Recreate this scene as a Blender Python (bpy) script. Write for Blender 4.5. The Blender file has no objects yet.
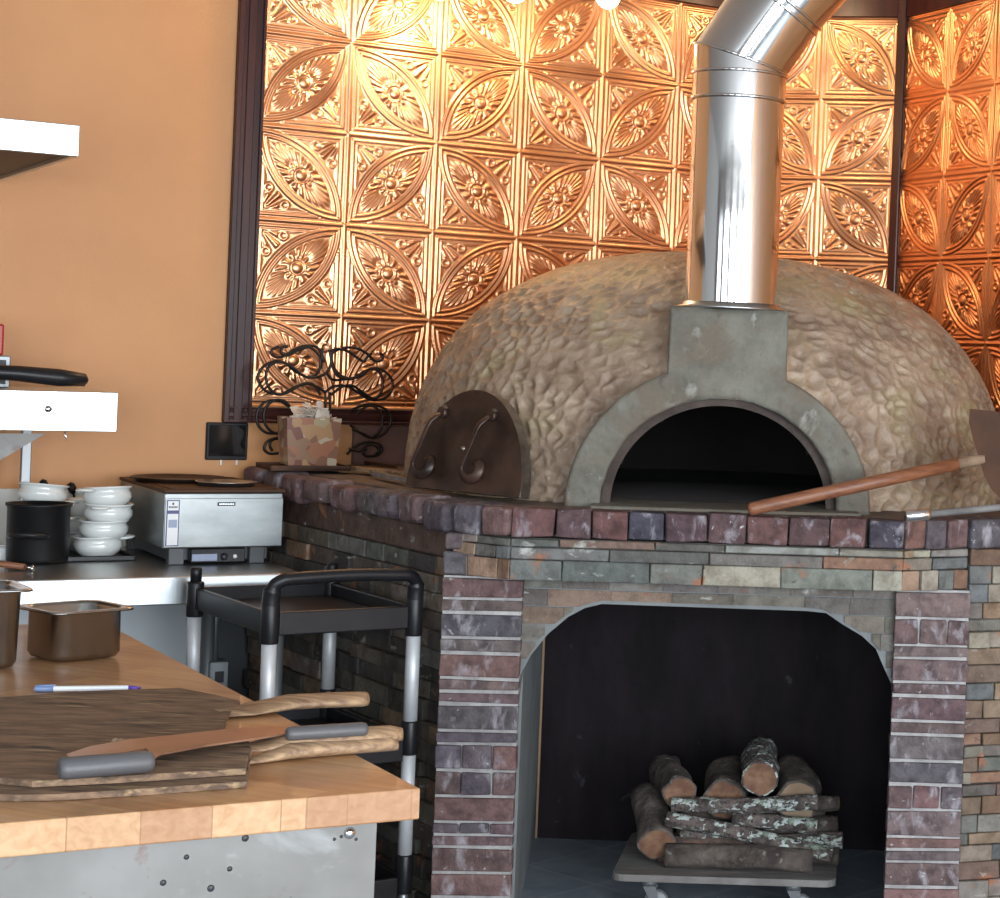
import bpy, bmesh, math, random
import numpy as np
from mathutils import Vector, Matrix, noise

random.seed(11)
D = bpy.data
COL = bpy.context.scene.collection
PI = math.pi

# ------------------------------------------------------------------ camera frame
FPX, CX, CY, ROLL, EYE = 1950.0, 930.0, 372.0, 0.04, 1.55
cR, sR = math.cos(ROLL), math.sin(ROLL)

def ray(px, py):
    a = (px - CX) / FPX
    b = (CY - py) / FPX
    return Vector((a * cR - b * sR, 1.0, a * sR + b * cR))

def at_z(px, py, z):
    d = ray(px, py)
    return d * ((z - EYE) / d.z) + Vector((0, 0, EYE))

def at_y(px, py, y):
    return ray(px, py) * y + Vector((0, 0, EYE))

def on_plane(px, py, P, ang):
    d = ray(px, py)
    nx, ny = -math.sin(ang), math.cos(ang)
    t = (nx * P[0] + ny * P[1]) / (nx * d.x + ny * d.y)
    return d * t + Vector((0, 0, EYE))

# ------------------------------------------------------------------ materials
def new_mat(name):
    m = D.materials.new(name)
    m.use_nodes = True
    nt = m.node_tree
    for n in list(nt.nodes):
        nt.nodes.remove(n)
    out = nt.nodes.new('ShaderNodeOutputMaterial')
    b = nt.nodes.new('ShaderNodeBsdfPrincipled')
    nt.links.new(b.outputs[0], out.inputs[0])
    return m, nt, b

def pmat(name, base, rough=0.5, metal=0.0, var=None, vscale=6.0, vstretch=(1, 1, 1), vlo=0.35, vhi=0.65,
         bump=0.0, bscale=40.0, bstretch=(1, 1, 1), attr=False, rvar=0.0, patch=None, coat=0.0,
         trans=0.0, ior=None, detail=4.0, spec=None):
    """principled surface: base (or the Col attribute) mixed with a second tone by noise, optional patches"""
    m, nt, b = new_mat(name)
    N, L = nt.nodes, nt.links
    tc = N.new('ShaderNodeTexCoord')
    b.inputs['Roughness'].default_value = rough
    b.inputs['Metallic'].default_value = metal
    b.inputs['Coat Weight'].default_value = coat
    b.inputs['Transmission Weight'].default_value = trans
    if ior: b.inputs['IOR'].default_value = ior
    if spec is not None: b.inputs['Specular IOR Level'].default_value = spec

    def nz(scale, stretch, det=detail, dist=0.0):
        mp = N.new('ShaderNodeMapping')
        mp.inputs['Scale'].default_value = stretch
        L.new(tc.outputs['Object'], mp.inputs[0])
        n = N.new('ShaderNodeTexNoise')
        n.inputs['Scale'].default_value = scale
        n.inputs['Detail'].default_value = det
        n.inputs['Roughness'].default_value = 0.6
        n.inputs['Distortion'].default_value = dist
        L.new(mp.outputs[0], n.inputs['Vector'])
        return n

    def ramp(src, lo, hi):
        r = N.new('ShaderNodeMapRange')
        r.inputs['From Min'].default_value = lo
        r.inputs['From Max'].default_value = hi
        L.new(src, r.inputs['Value'])
        return r.outputs[0]

    col = None
    if attr:
        a = N.new('ShaderNodeAttribute')
        a.attribute_name = 'Col'
        col = a.outputs['Color']
    else:
        c = N.new('ShaderNodeRGB')
        c.outputs[0].default_value = (*base, 1)
        col = c.outputs[0]

    def mix(fac, c1, c2, mode='MIX'):
        x = N.new('ShaderNodeMix')
        x.data_type = 'RGBA'
        x.blend_type = mode
        L.new(fac, x.inputs[0])
        L.new(c1, x.inputs[6])
        if isinstance(c2, tuple):
            x.inputs[7].default_value = (*c2, 1)
        else:
            L.new(c2, x.inputs[7])
        return x.outputs[2]
    if var:
        n = nz(vscale, vstretch)
        col = mix(ramp(n.outputs['Fac'], vlo, vhi), col, var, 'MULTIPLY' if attr else 'MIX')
    for (pc, ps, plo, phi, pst) in (patch or []):
        n = nz(ps, pst, 6.0, 0.4)
        col = mix(ramp(n.outputs['Fac'], plo, phi), col, pc)
    L.new(col, b.inputs['Base Color'])
    if rvar:
        n = nz(9, (1, 1, 1))
        r = N.new('ShaderNodeMapRange')
        r.inputs['From Min'].default_value = .3
        r.inputs['From Max'].default_value = .7
        r.inputs['To Min'].default_value = max(0.02, rough - rvar)
        r.inputs['To Max'].default_value = rough + rvar
        L.new(n.outputs['Fac'], r.inputs['Value'])
        L.new(r.outputs[0], b.inputs['Roughness'])
    if bump:
        n = nz(bscale, bstretch, 5.0)
        bp = N.new('ShaderNodeBump')
        bp.inputs['Strength'].default_value = 1.0
        bp.inputs['Distance'].default_value = bump
        L.new(n.outputs['Fac'], bp.inputs['Height'])
        L.new(bp.outputs[0], b.inputs['Normal'])
    return m

def emat(name, color, strength):
    m = D.materials.new(name)
    m.use_nodes = True
    nt = m.node_tree
    for n in list(nt.nodes):
        nt.nodes.remove(n)
    out = nt.nodes.new('ShaderNodeOutputMaterial')
    e = nt.nodes.new('ShaderNodeEmission')
    e.inputs[0].default_value = (*color, 1)
    e.inputs[1].default_value = strength
    nt.links.new(e.outputs[0], out.inputs[0])
    return m

def block_mat(name, c1, c2, c3, bw, bh, mortar, msize, rot=(0, 0, 0), rough=.4, bump=.0, coat=0, grain=(1, 1, 1), gscale=20,
              offset=.5, metal=0):
    """blocks laid in rows: butcher block strips, floor tiles"""
    m, nt, b = new_mat(name)
    N, L = nt.nodes, nt.links
    tc = N.new('ShaderNodeTexCoord')
    mp = N.new('ShaderNodeMapping')
    mp.inputs['Rotation'].default_value = rot
    L.new(tc.outputs['Object'], mp.inputs[0])
    br = N.new('ShaderNodeTexBrick')
    br.offset = offset
    br.inputs['Scale'].default_value = 1.0
    br.inputs['Color1'].default_value = (*c1, 1)
    br.inputs['Color2'].default_value = (*c2, 1)
    br.inputs['Mortar'].default_value = (*mortar, 1)
    br.inputs['Mortar Size'].default_value = msize
    br.inputs['Mortar Smooth'].default_value = .1
    br.inputs['Bias'].default_value = 0
    br.inputs['Brick Width'].default_value = bw
    br.inputs['Row Height'].default_value = bh
    L.new(mp.outputs[0], br.inputs['Vector'])
    mp2 = N.new('ShaderNodeMapping')
    mp2.inputs['Scale'].default_value = grain
    L.new(mp.outputs[0], mp2.inputs[0])
    n = N.new('ShaderNodeTexNoise')
    n.inputs['Scale'].default_value = gscale
    n.inputs['Detail'].default_value = 6
    n.inputs['Distortion'].default_value = .6
    L.new(mp2.outputs[0], n.inputs['Vector'])
    r = N.new('ShaderNodeMapRange')
    r.inputs['From Min'].default_value = .35
    r.inputs['From Max'].default_value = .7
    L.new(n.outputs['Fac'], r.inputs[0])
    x = N.new('ShaderNodeMix')
    x.data_type = 'RGBA'
    x.blend_type = 'MULTIPLY'
    L.new(r.outputs[0], x.inputs[0])
    L.new(br.outputs['Color'], x.inputs[6])
    x.inputs[7].default_value = (*c3, 1)
    L.new(x.outputs[2], b.inputs['Base Color'])
    b.inputs['Roughness'].default_value = rough
    b.inputs['Coat Weight'].default_value = coat
    b.inputs['Metallic'].default_value = metal
    if bump:
        bp = N.new('ShaderNodeBump')
        bp.inputs['Distance'].default_value = bump
        L.new(br.outputs['Fac'], bp.inputs['Height'])
        bp.invert = True
        L.new(bp.outputs[0], b.inputs['Normal'])
    return m

W1 = math.radians(34.9)
W2 = math.radians(-11.3)
W3 = math.radians(-56.6)

M = {}
M['orange'] = pmat('orange_wall_paint', (.56, .27, .105), .55, var=(.50, .235, .09), vscale=1.6, bump=.0006, bscale=160)
M['copper'] = pmat('embossed_copper', (.76, .40, .215), .34, 1.0, var=(.66, .31, .15), vscale=5, rvar=.07)
M['mahogany'] = pmat('dark_red_stained_wood', (.060, .016, .012), .30, var=(.025, .008, .008), vscale=14, vstretch=(1, 1, .12), spec=.25)
M['boardbrown'] = pmat('brown_painted_board', (.12, .062, .05), .5, var=(.08, .042, .036), vscale=6)
M['ceiling'] = pmat('ceiling_plaster', (.56, .55, .53), .9)
M['shellwall'] = pmat('room_wall_plaster', (.42, .42, .41), .9)
M['white_panel'] = pmat('white_splash_panel', (.66, .66, .62), .35, var=(.56, .56, .53), vscale=4)
M['dome'] = pmat('dimpled_stucco', (.37, .275, .195), .40, var=(.20, .135, .095), vscale=9, vlo=.38, vhi=.68, bump=.005, bscale=70, rvar=.10,
                 patch=[((.31, .25, .14), 4.0, .50, .66, (1, 1, 1))])
M['cement'] = pmat('grey_green_cement', (.19, .185, .15), .8, var=(.105, .10, .082), vscale=9, bump=.006, bscale=55,
                   patch=[((.33, .33, .30), 9, .60, .68, (1, 1, 1)), ((.145, .12, .09), 4.5, .44, .58, (1, 1, 1)), ((.10, .09, .075), 16, .62, .70, (1, 1, 1)), ((.09, .12, .125), 5, .64, .72, (1, 1, 1))])
M['cement_smooth'] = pmat('smooth_grey_cement', (.20, .215, .215), .8, var=(.14, .155, .16), vscale=5, bump=.001, bscale=80)
M['soot'] = pmat('sooty_brick', (.010, .008, .009), .95, var=(.018, .013, .012), vscale=5)
M['iron'] = pmat('brown_black_iron', (.024, .014, .011), .42, .3, var=(.075, .04, .028), vscale=7, rvar=.1)
M['ring'] = pmat('dark_rusty_arch_steel', (.045, .034, .030), .75, var=(.085, .065, .055), vscale=14, spec=.2, bump=.003, bscale=60)
M['ironedge'] = pmat('worn_steel_edge', (.30, .26, .21), .4, .8, var=(.08, .06, .05), vscale=12)
M['brick'] = pmat('burnt_brick', (.3, .2, .2), .8, attr=True, var=(.45, .42, .45), vscale=24, vlo=.42, vhi=.66, bump=.007, bscale=50,
                  patch=[((.36, .34, .37), 15, .55, .74, (1.6, 1.6, .8)), ((.07, .05, .055), 30, .66, .72, (1, 1, 1)), ((.46, .45, .45), 45, .66, .72, (1, 1, 1))])
M['stone'] = pmat('slate_veneer', (.3, .25, .2), .7, attr=True, var=(.55, .52, .5), vscale=22, vlo=.4, vhi=.68, bump=.007, bscale=40,
                  patch=[((.27, .115, .06), 9, .61, .68, (1, 1, 1)), ((.40, .41, .38), 12, .62, .72, (1, 1, 2)), ((.05, .045, .04), 28, .66, .72, (1, 1, 1))])
M['mortar'] = pmat('pale_mortar', (.44, .43, .42), .9, var=(.28, .27, .27), vscale=20, bump=.004, bscale=70)
M['darkmortar'] = pmat('dark_mortar', (.075, .068, .062), .9, bump=.003, bscale=60)
M['ledge'] = pmat('brown_grey_ledge_slab', (.16, .125, .10), .7, var=(.09, .068, .055), vscale=9, bump=.002, bscale=50)
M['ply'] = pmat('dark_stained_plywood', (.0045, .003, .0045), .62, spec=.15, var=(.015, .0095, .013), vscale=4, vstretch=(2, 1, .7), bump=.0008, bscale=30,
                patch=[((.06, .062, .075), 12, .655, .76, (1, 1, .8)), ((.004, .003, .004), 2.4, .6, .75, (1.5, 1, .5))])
M['plyedge'] = pmat('raw_plywood_edge', (.30, .19, .11), .7)
M['floor'] = block_mat('slate_floor_tile', (.22, .26, .30), (.26, .30, .34), (.72, .74, .78), .305, .305, (.34, .37, .40), .006,
                       rot=(0, 0, math.radians(38)), rough=.45, offset=0, gscale=9)
M['steel_pipe'] = pmat('polished_steel_pipe', (.78, .77, .76), .07, 1.0, rvar=.03)
M['steel'] = pmat('brushed_stainless', (.58, .60, .60), .30, 1.0)
M['steel_soft'] = pmat('matt_brushed_stainless', (.27, .285, .285), .36, 1.0, var=(.20, .215, .215), vscale=5, vstretch=(1, 1, 3))
M['steel_pan'] = pmat('used_stainless_pan', (.42, .42, .41), .26, 1.0, var=(.33, .33, .32), vscale=9)
M['steel_apron'] = pmat('satin_stainless_front', (.62, .66, .68), .36, 1.0, rvar=.05)
M['steel_worn'] = pmat('worn_stained_sheet_steel', (.205, .20, .19), .55, .3, var=(.15, .145, .135), vscale=5,
                       patch=[((.16, .10, .09), 12, .62, .70, (1, 1, 1)), ((.28, .29, .285), 7, .58, .7, (1, 1, 1)), ((.07, .06, .06), 30, .68, .73, (1, 1, 1))])
M['galv'] = pmat('galvanised_steel', (.28, .30, .31), .45, .7)
M['castorgrey'] = pmat('dull_grey_castor_metal', (.14, .15, .155), .5, .3)
M['barkred'] = pmat('torn_reddish_bark', (.15, .10, .08), .9, var=(.05, .035, .03), vscale=14, bump=.012, bscale=35, patch=[((.30, .13, .07), 9, .54, .62, (.5, 1, 1)), ((.38, .36, .32), 26, .64, .7, (1, 1, 1))])
M['alu'] = pmat('satin_aluminium_tube', (.66, .68, .70), .5, .35, var=(.58, .60, .62), vscale=20)
M['blackplastic'] = pmat('black_plastic', (.008, .008, .010), .36, spec=.3, var=(.014, .014, .016), vscale=9, bump=.0004, bscale=220)
M['blackmatte'] = pmat('matte_black_metal', (.007, .007, .008), .45, rvar=.08, spec=.25)
M['greyhandle'] = pmat('grey_rubber_handle', (.085, .085, .09), .5, bump=.0005, bscale=200)
M['darkgrey'] = pmat('dark_grey_enamel', (.045, .05, .055), .4)
M['ceramic'] = pmat('white_glazed_ceramic', (.66, .68, .66), .15, coat=.5)
M['butcher'] = block_mat('maple_butcher_block', (.50, .305, .155), (.345, .178, .082), (.80, .70, .60), .62, .078, (.30, .15, .06), .0008,
                         rot=(0, 0, -(W1 + PI / 2)), rough=.36, coat=.25, grain=(.5, 8, 8), gscale=9, offset=.37)
M['peelwood'] = pmat('scorched_weathered_wood', (.24, .15, .09), .8, var=(.095, .058, .038), vscale=7, vstretch=(1.2, 7, 7), vlo=.38, vhi=.62,
                     bump=.0025, bscale=16, bstretch=(1, 10, 10), patch=[((.34, .235, .13), 7, .56, .70, (1, 7, 7)), ((.03, .021, .016), 6, .56, .70, (1, 6, 6))])
M['handlewood'] = pmat('pale_worn_handle_wood', (.42, .28, .16), .6, var=(.17, .10, .06), vscale=10, vstretch=(1, 9, 9), bump=.001, bscale=20, bstretch=(1, 8, 8))
M['redwood'] = pmat('red_brown_handle_wood', (.26, .105, .048), .45, var=(.15, .055, .028), vscale=9, vstretch=(1, 8, 8))
M['blade'] = pmat('knife_steel_blade', (.40, .25, .17), .32, .7, var=(.30, .17, .11), vscale=7)  # brown copper reflection is painted into the steel's colour
M['copperblade'] = pmat('tarnished_copper_blade', (.085, .038, .02), .55, .1, spec=.2, var=(.05, .025, .016), vscale=8)
M['bark'] = pmat('grey_brown_bark', (.13, .105, .09), .9, var=(.04, .03, .026), vscale=14, vstretch=(1, 1, 1), bump=.012, bscale=35, patch=[((.22, .21, .18), 22, .62, .7, (1, 1, 1))])
M['lichen'] = pmat('lichen_covered_bark', (.15, .12, .11), .9, var=(.045, .036, .032), vscale=22, bump=.012, bscale=45,
                   patch=[((.44, .49, .46), 40, .52, .56, (.6, 1, 1)), ((.04, .032, .032), 75, .54, .60, (1, 1, 1)), ((.18, .24, .18), 30, .6, .66, (1, 1, 1))])
M['cutwood'] = pmat('fresh_cut_wood', (.24, .135, .078), .8, var=(.12, .055, .032), vscale=22, bump=.001, bscale=60)
M['cutpale'] = pmat('pale_split_wood', (.30, .22, .15), .8, var=(.22, .14, .085), vscale=12)
M['greencut'] = pmat('algae_green_log_end', (.17, .24, .19), .85, var=(.10, .15, .11), vscale=12)
M['greyboard'] = pmat('weathered_grey_plywood', (.22, .21, .20), .7, var=(.13, .12, .115), vscale=7, vstretch=(1, 4, 1))
M['rubber'] = pmat('grey_rubber_wheel', (.07, .07, .075), .6)
M['chrome'] = pmat('bright_chrome', (.8, .8, .8), .12, 1.0)
M['whiteplastic'] = pmat('white_plastic', (.72, .72, .72), .4)
M['label_blue'] = pmat('dark_blue_print', (.04, .05, .16), .4)
M['label_grey'] = pmat('grey_blue_print', (.26, .30, .42), .4)
M['ink'] = pmat('black_print', (.02, .02, .025), .5)
M['red'] = pmat('red_plastic', (.36, .02, .015), .4)
M['orangebox'] = pmat('orange_flex', (.5, .05, .02), .4)
M['paper'] = pmat('crumpled_paper', (.60, .53, .45), .8, bump=.002, bscale=60)
M['glassmosaic'] = pmat('amber_mosaic_glass', (.5, .3, .2), .28, attr=True, coat=.4, bump=.002, bscale=40)
def voronoi_mat(name, stops, scale, rough):
    m, nt, b = new_mat(name)
    N, L = nt.nodes, nt.links
    tc = N.new('ShaderNodeTexCoord')
    nz = N.new('ShaderNodeTexNoise'); nz.inputs['Scale'].default_value = 14
    L.new(tc.outputs['Object'], nz.inputs['Vector'])
    ad = N.new('ShaderNodeVectorMath'); ad.operation = 'MULTIPLY_ADD'
    L.new(nz.outputs['Color'], ad.inputs[0]); ad.inputs[1].default_value = (.03, .03, .03); L.new(tc.outputs['Object'], ad.inputs[2])
    v = N.new('ShaderNodeTexVoronoi'); v.inputs['Scale'].default_value = scale
    L.new(ad.outputs[0], v.inputs['Vector'])
    s_ = N.new('ShaderNodeSeparateColor'); L.new(v.outputs['Color'], s_.inputs[0])
    r = N.new('ShaderNodeValToRGB'); r.color_ramp.interpolation = 'CONSTANT'
    el = r.color_ramp.elements
    while len(el) < len(stops): el.new(.5)
    for i, c in enumerate(stops):
        el[i].position = i / len(stops); el[i].color = (*c, 1)
    L.new(s_.outputs[0], r.inputs[0])
    L.new(r.outputs[0], b.inputs['Base Color'])
    b.inputs['Roughness'].default_value = rough
    b.inputs['Coat Weight'].default_value = .3
    return m
M['mosaic'] = voronoi_mat('amber_mosaic_glass_pieces', [(.30, .12, .06), (.36, .20, .09), (.16, .055, .035), (.34, .27, .15), (.24, .13, .07), (.42, .34, .24), (.20, .09, .05)], 30, .35)
M['wroughtiron'] = pmat('black_wrought_iron', (.012, .009, .008), .4, .5)
M['screen'] = pmat('glossy_black_panel', (.008, .007, .007), .08)
M['pen'] = pmat('clear_pen_barrel', (.72, .76, .82), .15, coat=.5)
M['pencap'] = pmat('pale_blue_pen_cap', (.16, .24, .42), .25)
M['pentip'] = pmat('violet_pen_tip', (.10, .05, .35), .3)
M['bulb'] = emat('glowing_bulb', (1.0, .74, .42), 22.0)
M['windowglass'] = pmat('window_glass', (.9, .93, .95), .02, trans=1.0, ior=1.1)

# ------------------------------------------------------------------ mesh builder
class Frame:
    """a, b, z -> world, with a along the angle and b to its left (deeper)"""
    def __init__(s, P, ang, z=0.0):
        s.P = Vector((P[0], P[1], z)); s.ang = ang
        s.u = Vector((math.cos(ang), math.sin(ang), 0)); s.v = Vector((-math.sin(ang), math.cos(ang), 0))
    def __call__(s, a, b, z):
        return s.P + s.u * a + s.v * b + Vector((0, 0, z))
    def inv(s, p):
        d = Vector((p[0], p[1], 0)) - Vector((s.P.x, s.P.y, 0))
        return d.dot(s.u), d.dot(s.v)

ID = Frame((0, 0), 0)
WMAT = {}

class MB:
    def __init__(s):
        s.bm = bmesh.new()
        s.cl = s.bm.loops.layers.float_color.new('Col')
    def _paint(s, faces, col, mi, smooth):
        for f in faces:
            f.material_index = mi
            f.smooth = smooth
            for l in f.loops:
                l[s.cl] = (*col, 1) if col else (1, 1, 1, 1)
    def poly(s, pts, faces, col=None, mi=0, smooth=False):
        vs = [s.bm.verts.new(p) for p in pts]
        fs = []
        for f in faces:
            try:
                fs.append(s.bm.faces.new([vs[i] for i in f]))
            except ValueError:
                pass
        s._paint(fs, col, mi, smooth)
        return vs, fs
    def box(s, fr, a0, a1, b0, b1, z0, z1, col=None, jit=0.0, bev=0.0, mi=0, seg=1):
        pts = []
        for z in (z0, z1):
            for (a, b) in ((a0, b0), (a1, b0), (a1, b1), (a0, b1)):
                j = Vector([random.uniform(-jit, jit) for _ in range(3)]) if jit else Vector((0, 0, 0))
                pts.append(fr(a, b, z) + j)
        vs, fs = s.poly(pts, [(3, 2, 1, 0), (4, 5, 6, 7), (0, 1, 5, 4), (1, 2, 6, 5), (2, 3, 7, 6), (3, 0, 4, 7)], col, mi)
        if bev:
            es = list({e for f in fs for e in f.edges})
            r = bmesh.ops.bevel(s.bm, geom=es, offset=bev, segments=seg, affect='EDGES', profile=.5, clamp_overlap=True)
            s._paint(r['faces'], col, mi, False)
        return vs
    def prism(s, pts0, pts1, col=None, mi=0, side_mi=None, bev=0.0, smooth=False):
        """closed solid between two equal-length loops"""
        n = len(pts0)
        vs = [s.bm.verts.new(p) for p in list(pts0) + list(pts1)]
        f0 = s.bm.faces.new([vs[i] for i in range(n)][::-1])
        f1 = s.bm.faces.new([vs[n + i] for i in range(n)])
        sides = [s.bm.faces.new([vs[i], vs[(i + 1) % n], vs[n + (i + 1) % n], vs[n + i]]) for i in range(n)]
        s._paint([f0, f1], col, mi, False)
        s._paint(sides, col, mi if side_mi is None else side_mi, smooth)
        if bev:
            es = list(set(f0.edges) | set(f1.edges))
            r = bmesh.ops.bevel(s.bm, geom=es, offset=bev, segments=2, affect='EDGES', profile=.5, clamp_overlap=True)
            s._paint(r['faces'], col, mi if side_mi is None else side_mi, False)
        return vs
    def tube(s, path, rad, n=12, col=None, mi=0, capmi=None, flat=None, closed=False, smooth=True, warp=0.0):
        path = [Vector(p) for p in path]
        if not isinstance(rad, (list, tuple)):
            rad = [rad] * len(path)
        m = len(path)
        rings = []
        nrm = None
        for i, p in enumerate(path):
            t = (path[(i + 1) % m if closed else min(i + 1, m - 1)] - path[(i - 1) % m if closed else max(i - 1, 0)])
            if t.length < 1e-9: t = Vector((0, 0, 1))
            t.normalize()
            if nrm is None:
                h = Vector((0, 0, 1)) if abs(t.z) < .9 else Vector((0, 1, 0))
                nrm = (h - t * h.dot(t)).normalized()
            else:
                nrm = (nrm - t * nrm.dot(t)).normalized()
            bi = t.cross(nrm)
            ring = []
            for k in range(n):
                a = 2 * PI * k / n
                fx, fy = (1, 1) if flat is None else flat
                r = rad[i]
                if warp:
                    q = p + nrm * math.cos(a) * r * 2 + bi * math.sin(a) * r * 2
                    r *= 1 + warp * noise.noise(q * 18)
                ring.append(s.bm.verts.new(p + nrm * math.cos(a) * r * fx + bi * math.sin(a) * r * fy))
            rings.append(ring)
        fs = []
        for i in range(m if closed else m - 1):
            A, B = rings[i], rings[(i + 1) % m]
            for k in range(n):
                fs.append(s.bm.faces.new([A[k], A[(k + 1) % n], B[(k + 1) % n], B[k]]))
        s._paint(fs, col, mi, smooth)
        if not closed:
            c = [s.bm.faces.new(rings[0][::-1]), s.bm.faces.new(rings[-1])]
            s._paint(c, col, mi if capmi is None else capmi, False)
        return rings
    def lathe(s, c, prof, n=32, axis=None, col=None, mi=0, smooth=True, xdir=None):
        """prof: (radius, height) pairs along axis from c"""
        c = Vector(c)
        ax = Vector(axis).normalized() if axis else Vector((0, 0, 1))
        h = Vector(xdir) if xdir else (Vector((1, 0, 0)) if abs(ax.x) < .9 else Vector((0, 1, 0)))
        e1 = (h - ax * h.dot(ax)).normalized()
        e2 = ax.cross(e1)
        rings = []
        for (r, z) in prof:
            if r < 1e-6:
                rings.append([s.bm.verts.new(c + ax * z)])
            else:
                rings.append([s.bm.verts.new(c + ax * z + (e1 * math.cos(2 * PI * k / n) + e2 * math.sin(2 * PI * k / n)) * r) for k in range(n)])
        fs = []
        for A, B in zip(rings, rings[1:]):
            for k in range(n):
                k2 = (k + 1) % n
                if len(A) == 1 and len(B) == 1: continue
                if len(A) == 1: f = [A[0], B[k2], B[k]]
                elif len(B) == 1: f = [A[k], A[k2], B[0]]
                else: f = [A[k], A[k2], B[k2], B[k]]
                fs.append(s.bm.faces.new(f))
        s._paint(fs, col, mi, smooth)
    def grid(s, P, closed_u=False, col=None, mi=0, smooth=True, cap=False):
        """P[i][j] points"""
        V = [[s.bm.verts.new(p) for p in row] for row in P]
        fs = []
        n = len(V)
        for i in range(n if closed_u else n - 1):
            A, B = V[i], V[(i + 1) % n]
            for j in range(len(A) - 1):
                fs.append(s.bm.faces.new([A[j], A[j + 1], B[j + 1], B[j]]))
        s._paint(fs, col, mi, smooth)
        return V
    def build(s, name, mats, parent=None, fix=True, origin=None):
        if fix:
            bmesh.ops.recalc_face_normals(s.bm, faces=s.bm.faces)
        if parent is not None:
            mw = WMAT[parent.name]
        elif origin is not None:
            mw = Matrix.Translation(Vector(origin))
        else:
            mw = Matrix.Identity(4)
        s.bm.transform(mw.inverted())
        me = D.meshes.new(name)
        s.bm.to_mesh(me)
        s.bm.free()
        for m in (mats if isinstance(mats, (list, tuple)) else [mats]):
            me.materials.append(M[m])
        o = D.objects.new(name, me)
        COL.objects.link(o)
        if parent is not None:
            o.parent = parent
        else:
            o.matrix_world = mw
        WMAT[o.name] = mw
        return o

def thing(name, label, cat, loc, ang=0.0, group=None):
    o = D.objects.new(name, None)
    o.empty_display_size = .05
    COL.objects.link(o)
    o.location = loc
    o.rotation_euler = (0, 0, ang)
    WMAT[o.name] = Matrix.Translation(Vector(loc)) @ Matrix.Rotation(ang, 4, 'Z')
    o['label'] = label
    o['category'] = cat
    if group: o['group'] = group
    return o

def tag(o, label=None, cat=None, group=None, kind=None):
    if label: o['label'] = label
    if cat: o['category'] = cat
    if group: o['group'] = group
    if kind: o['kind'] = kind
    return o

def structure(name, mb, mats, label=None):
    o = mb.build(name, mats)
    o['kind'] = 'structure'
    if label: o['label'] = label
    return o

def jc(c, k=.15):
    f = 1 + random.uniform(-k, k)
    return tuple(max(0, x * f * (1 + random.uniform(-.05, .05))) for x in c)
# ================================================================== THE ROOM
P1 = Vector((-2.226, 6.34)); P2 = Vector((-.453, 7.403)); P3 = Vector((-.140, 7.345))
F1, F2, F3 = Frame(P1, W1), Frame(P2, W2), Frame(P3, W3)
T = .3048
ZT = 2.876
CEIL = 3.06
T1END = 1.926       # long wall meets the diagonal wall here
TH = .12
REARY = -3.2
WX0 = -6.6
c1a = F1(-(F1.P.x - WX0) / F1.u.x, 0, 0)
EX1 = 4.4
s3 = (EX1 - P3.x) / F3.u.x
c3b = F3(s3, 0, 0)

def wall_seg(name, fr, a0, a1, z0, z1, mat, label):
    mb = MB(); mb.box(fr, a0, a1, 0, TH, z0, z1)
    return structure(name, mb, mat, label)

wall_seg('wall_left', F1, -(P1.x - WX0) / F1.u.x - .1, T1END + .06, 0, CEIL, 'orange', 'orange painted wall behind the steel counter')
wall_seg('wall_back', F2, -.197 - .03, .34, 0, CEIL, 'orange', 'narrow diagonal wall in the corner behind the flue')
wall_seg('wall_right', F3, -.02, s3 + .1, 0, CEIL, 'orange', 'side wall to the right of the oven')
# floor and ceiling
outline = [(WX0, REARY), (EX1, REARY), (EX1, c3b.y), (P3.x, P3.y), (-.647, 7.441), (c1a.x, c1a.y)]
mb = MB(); mb.prism([(x, y, -.1) for x, y in outline], [(x, y, 0) for x, y in outline])
structure('floor', mb, 'floor', 'grey slate tile floor')
mb = MB(); mb.prism([(x, y, CEIL) for x, y in outline], [(x, y, CEIL + .1) for x, y in outline])
structure('ceiling', mb, 'ceiling')
# side walls and the window wall behind the viewpoint
mb = MB(); mb.box(ID, WX0 - .12, WX0, REARY, c1a.y + .1, 0, CEIL); structure('wall_west', mb, 'shellwall')
mb = MB()
mb.box(ID, EX1, EX1 + .12, REARY, c3b.y + .1, 0, .75); mb.box(ID, EX1, EX1 + .12, REARY, c3b.y + .1, 2.65, CEIL)
mb.box(ID, EX1, EX1 + .12, REARY, -2.6, .75, 2.65); mb.box(ID, EX1, EX1 + .12, 0.0, c3b.y + .1, .75, 2.65)  # leaves an unseen opening, added for the extra side light
structure('wall_east', mb, 'shellwall')
wins = [(-5.6, -3.9), (-3.1, -1.4), (-.6, 1.1), (1.9, 3.6)]
mb = MB()
mb.box(ID, WX0, EX1, REARY - .12, REARY, 0, .75)
mb.box(ID, WX0, EX1, REARY - .12, REARY, 2.65, CEIL)
xs = [WX0] + [x for w in wins for x in w] + [EX1]
for i in range(0, len(xs), 2):
    mb.box(ID, xs[i], xs[i + 1], REARY - .12, REARY, .75, 2.65)
structure('wall_rear', mb, 'shellwall')
for k, (xa, xb) in enumerate(wins):
    mb = MB()
    for (a0, a1, z0, z1) in ((xa, xa + .05, .75, 2.65), (xb - .05, xb, .75, 2.65), (xa + .05, xb - .05, .75, .8), (xa + .05, xb - .05, 2.6, 2.65),
                             ((xa + xb) / 2 - .02, (xa + xb) / 2 + .02, .8, 2.6)):
        mb.box(ID, a0, a1, REARY - .09, REARY - .03, z0, z1)
    structure('window_%d' % (k + 1), mb, 'mahogany')

# ------------------------------------------------------------------ embossed copper cladding
def sst(e0, e1, x):
    t = np.clip((x - e0) / (e1 - e0), 0, 1)
    return t * t * (3 - 2 * t)

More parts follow.
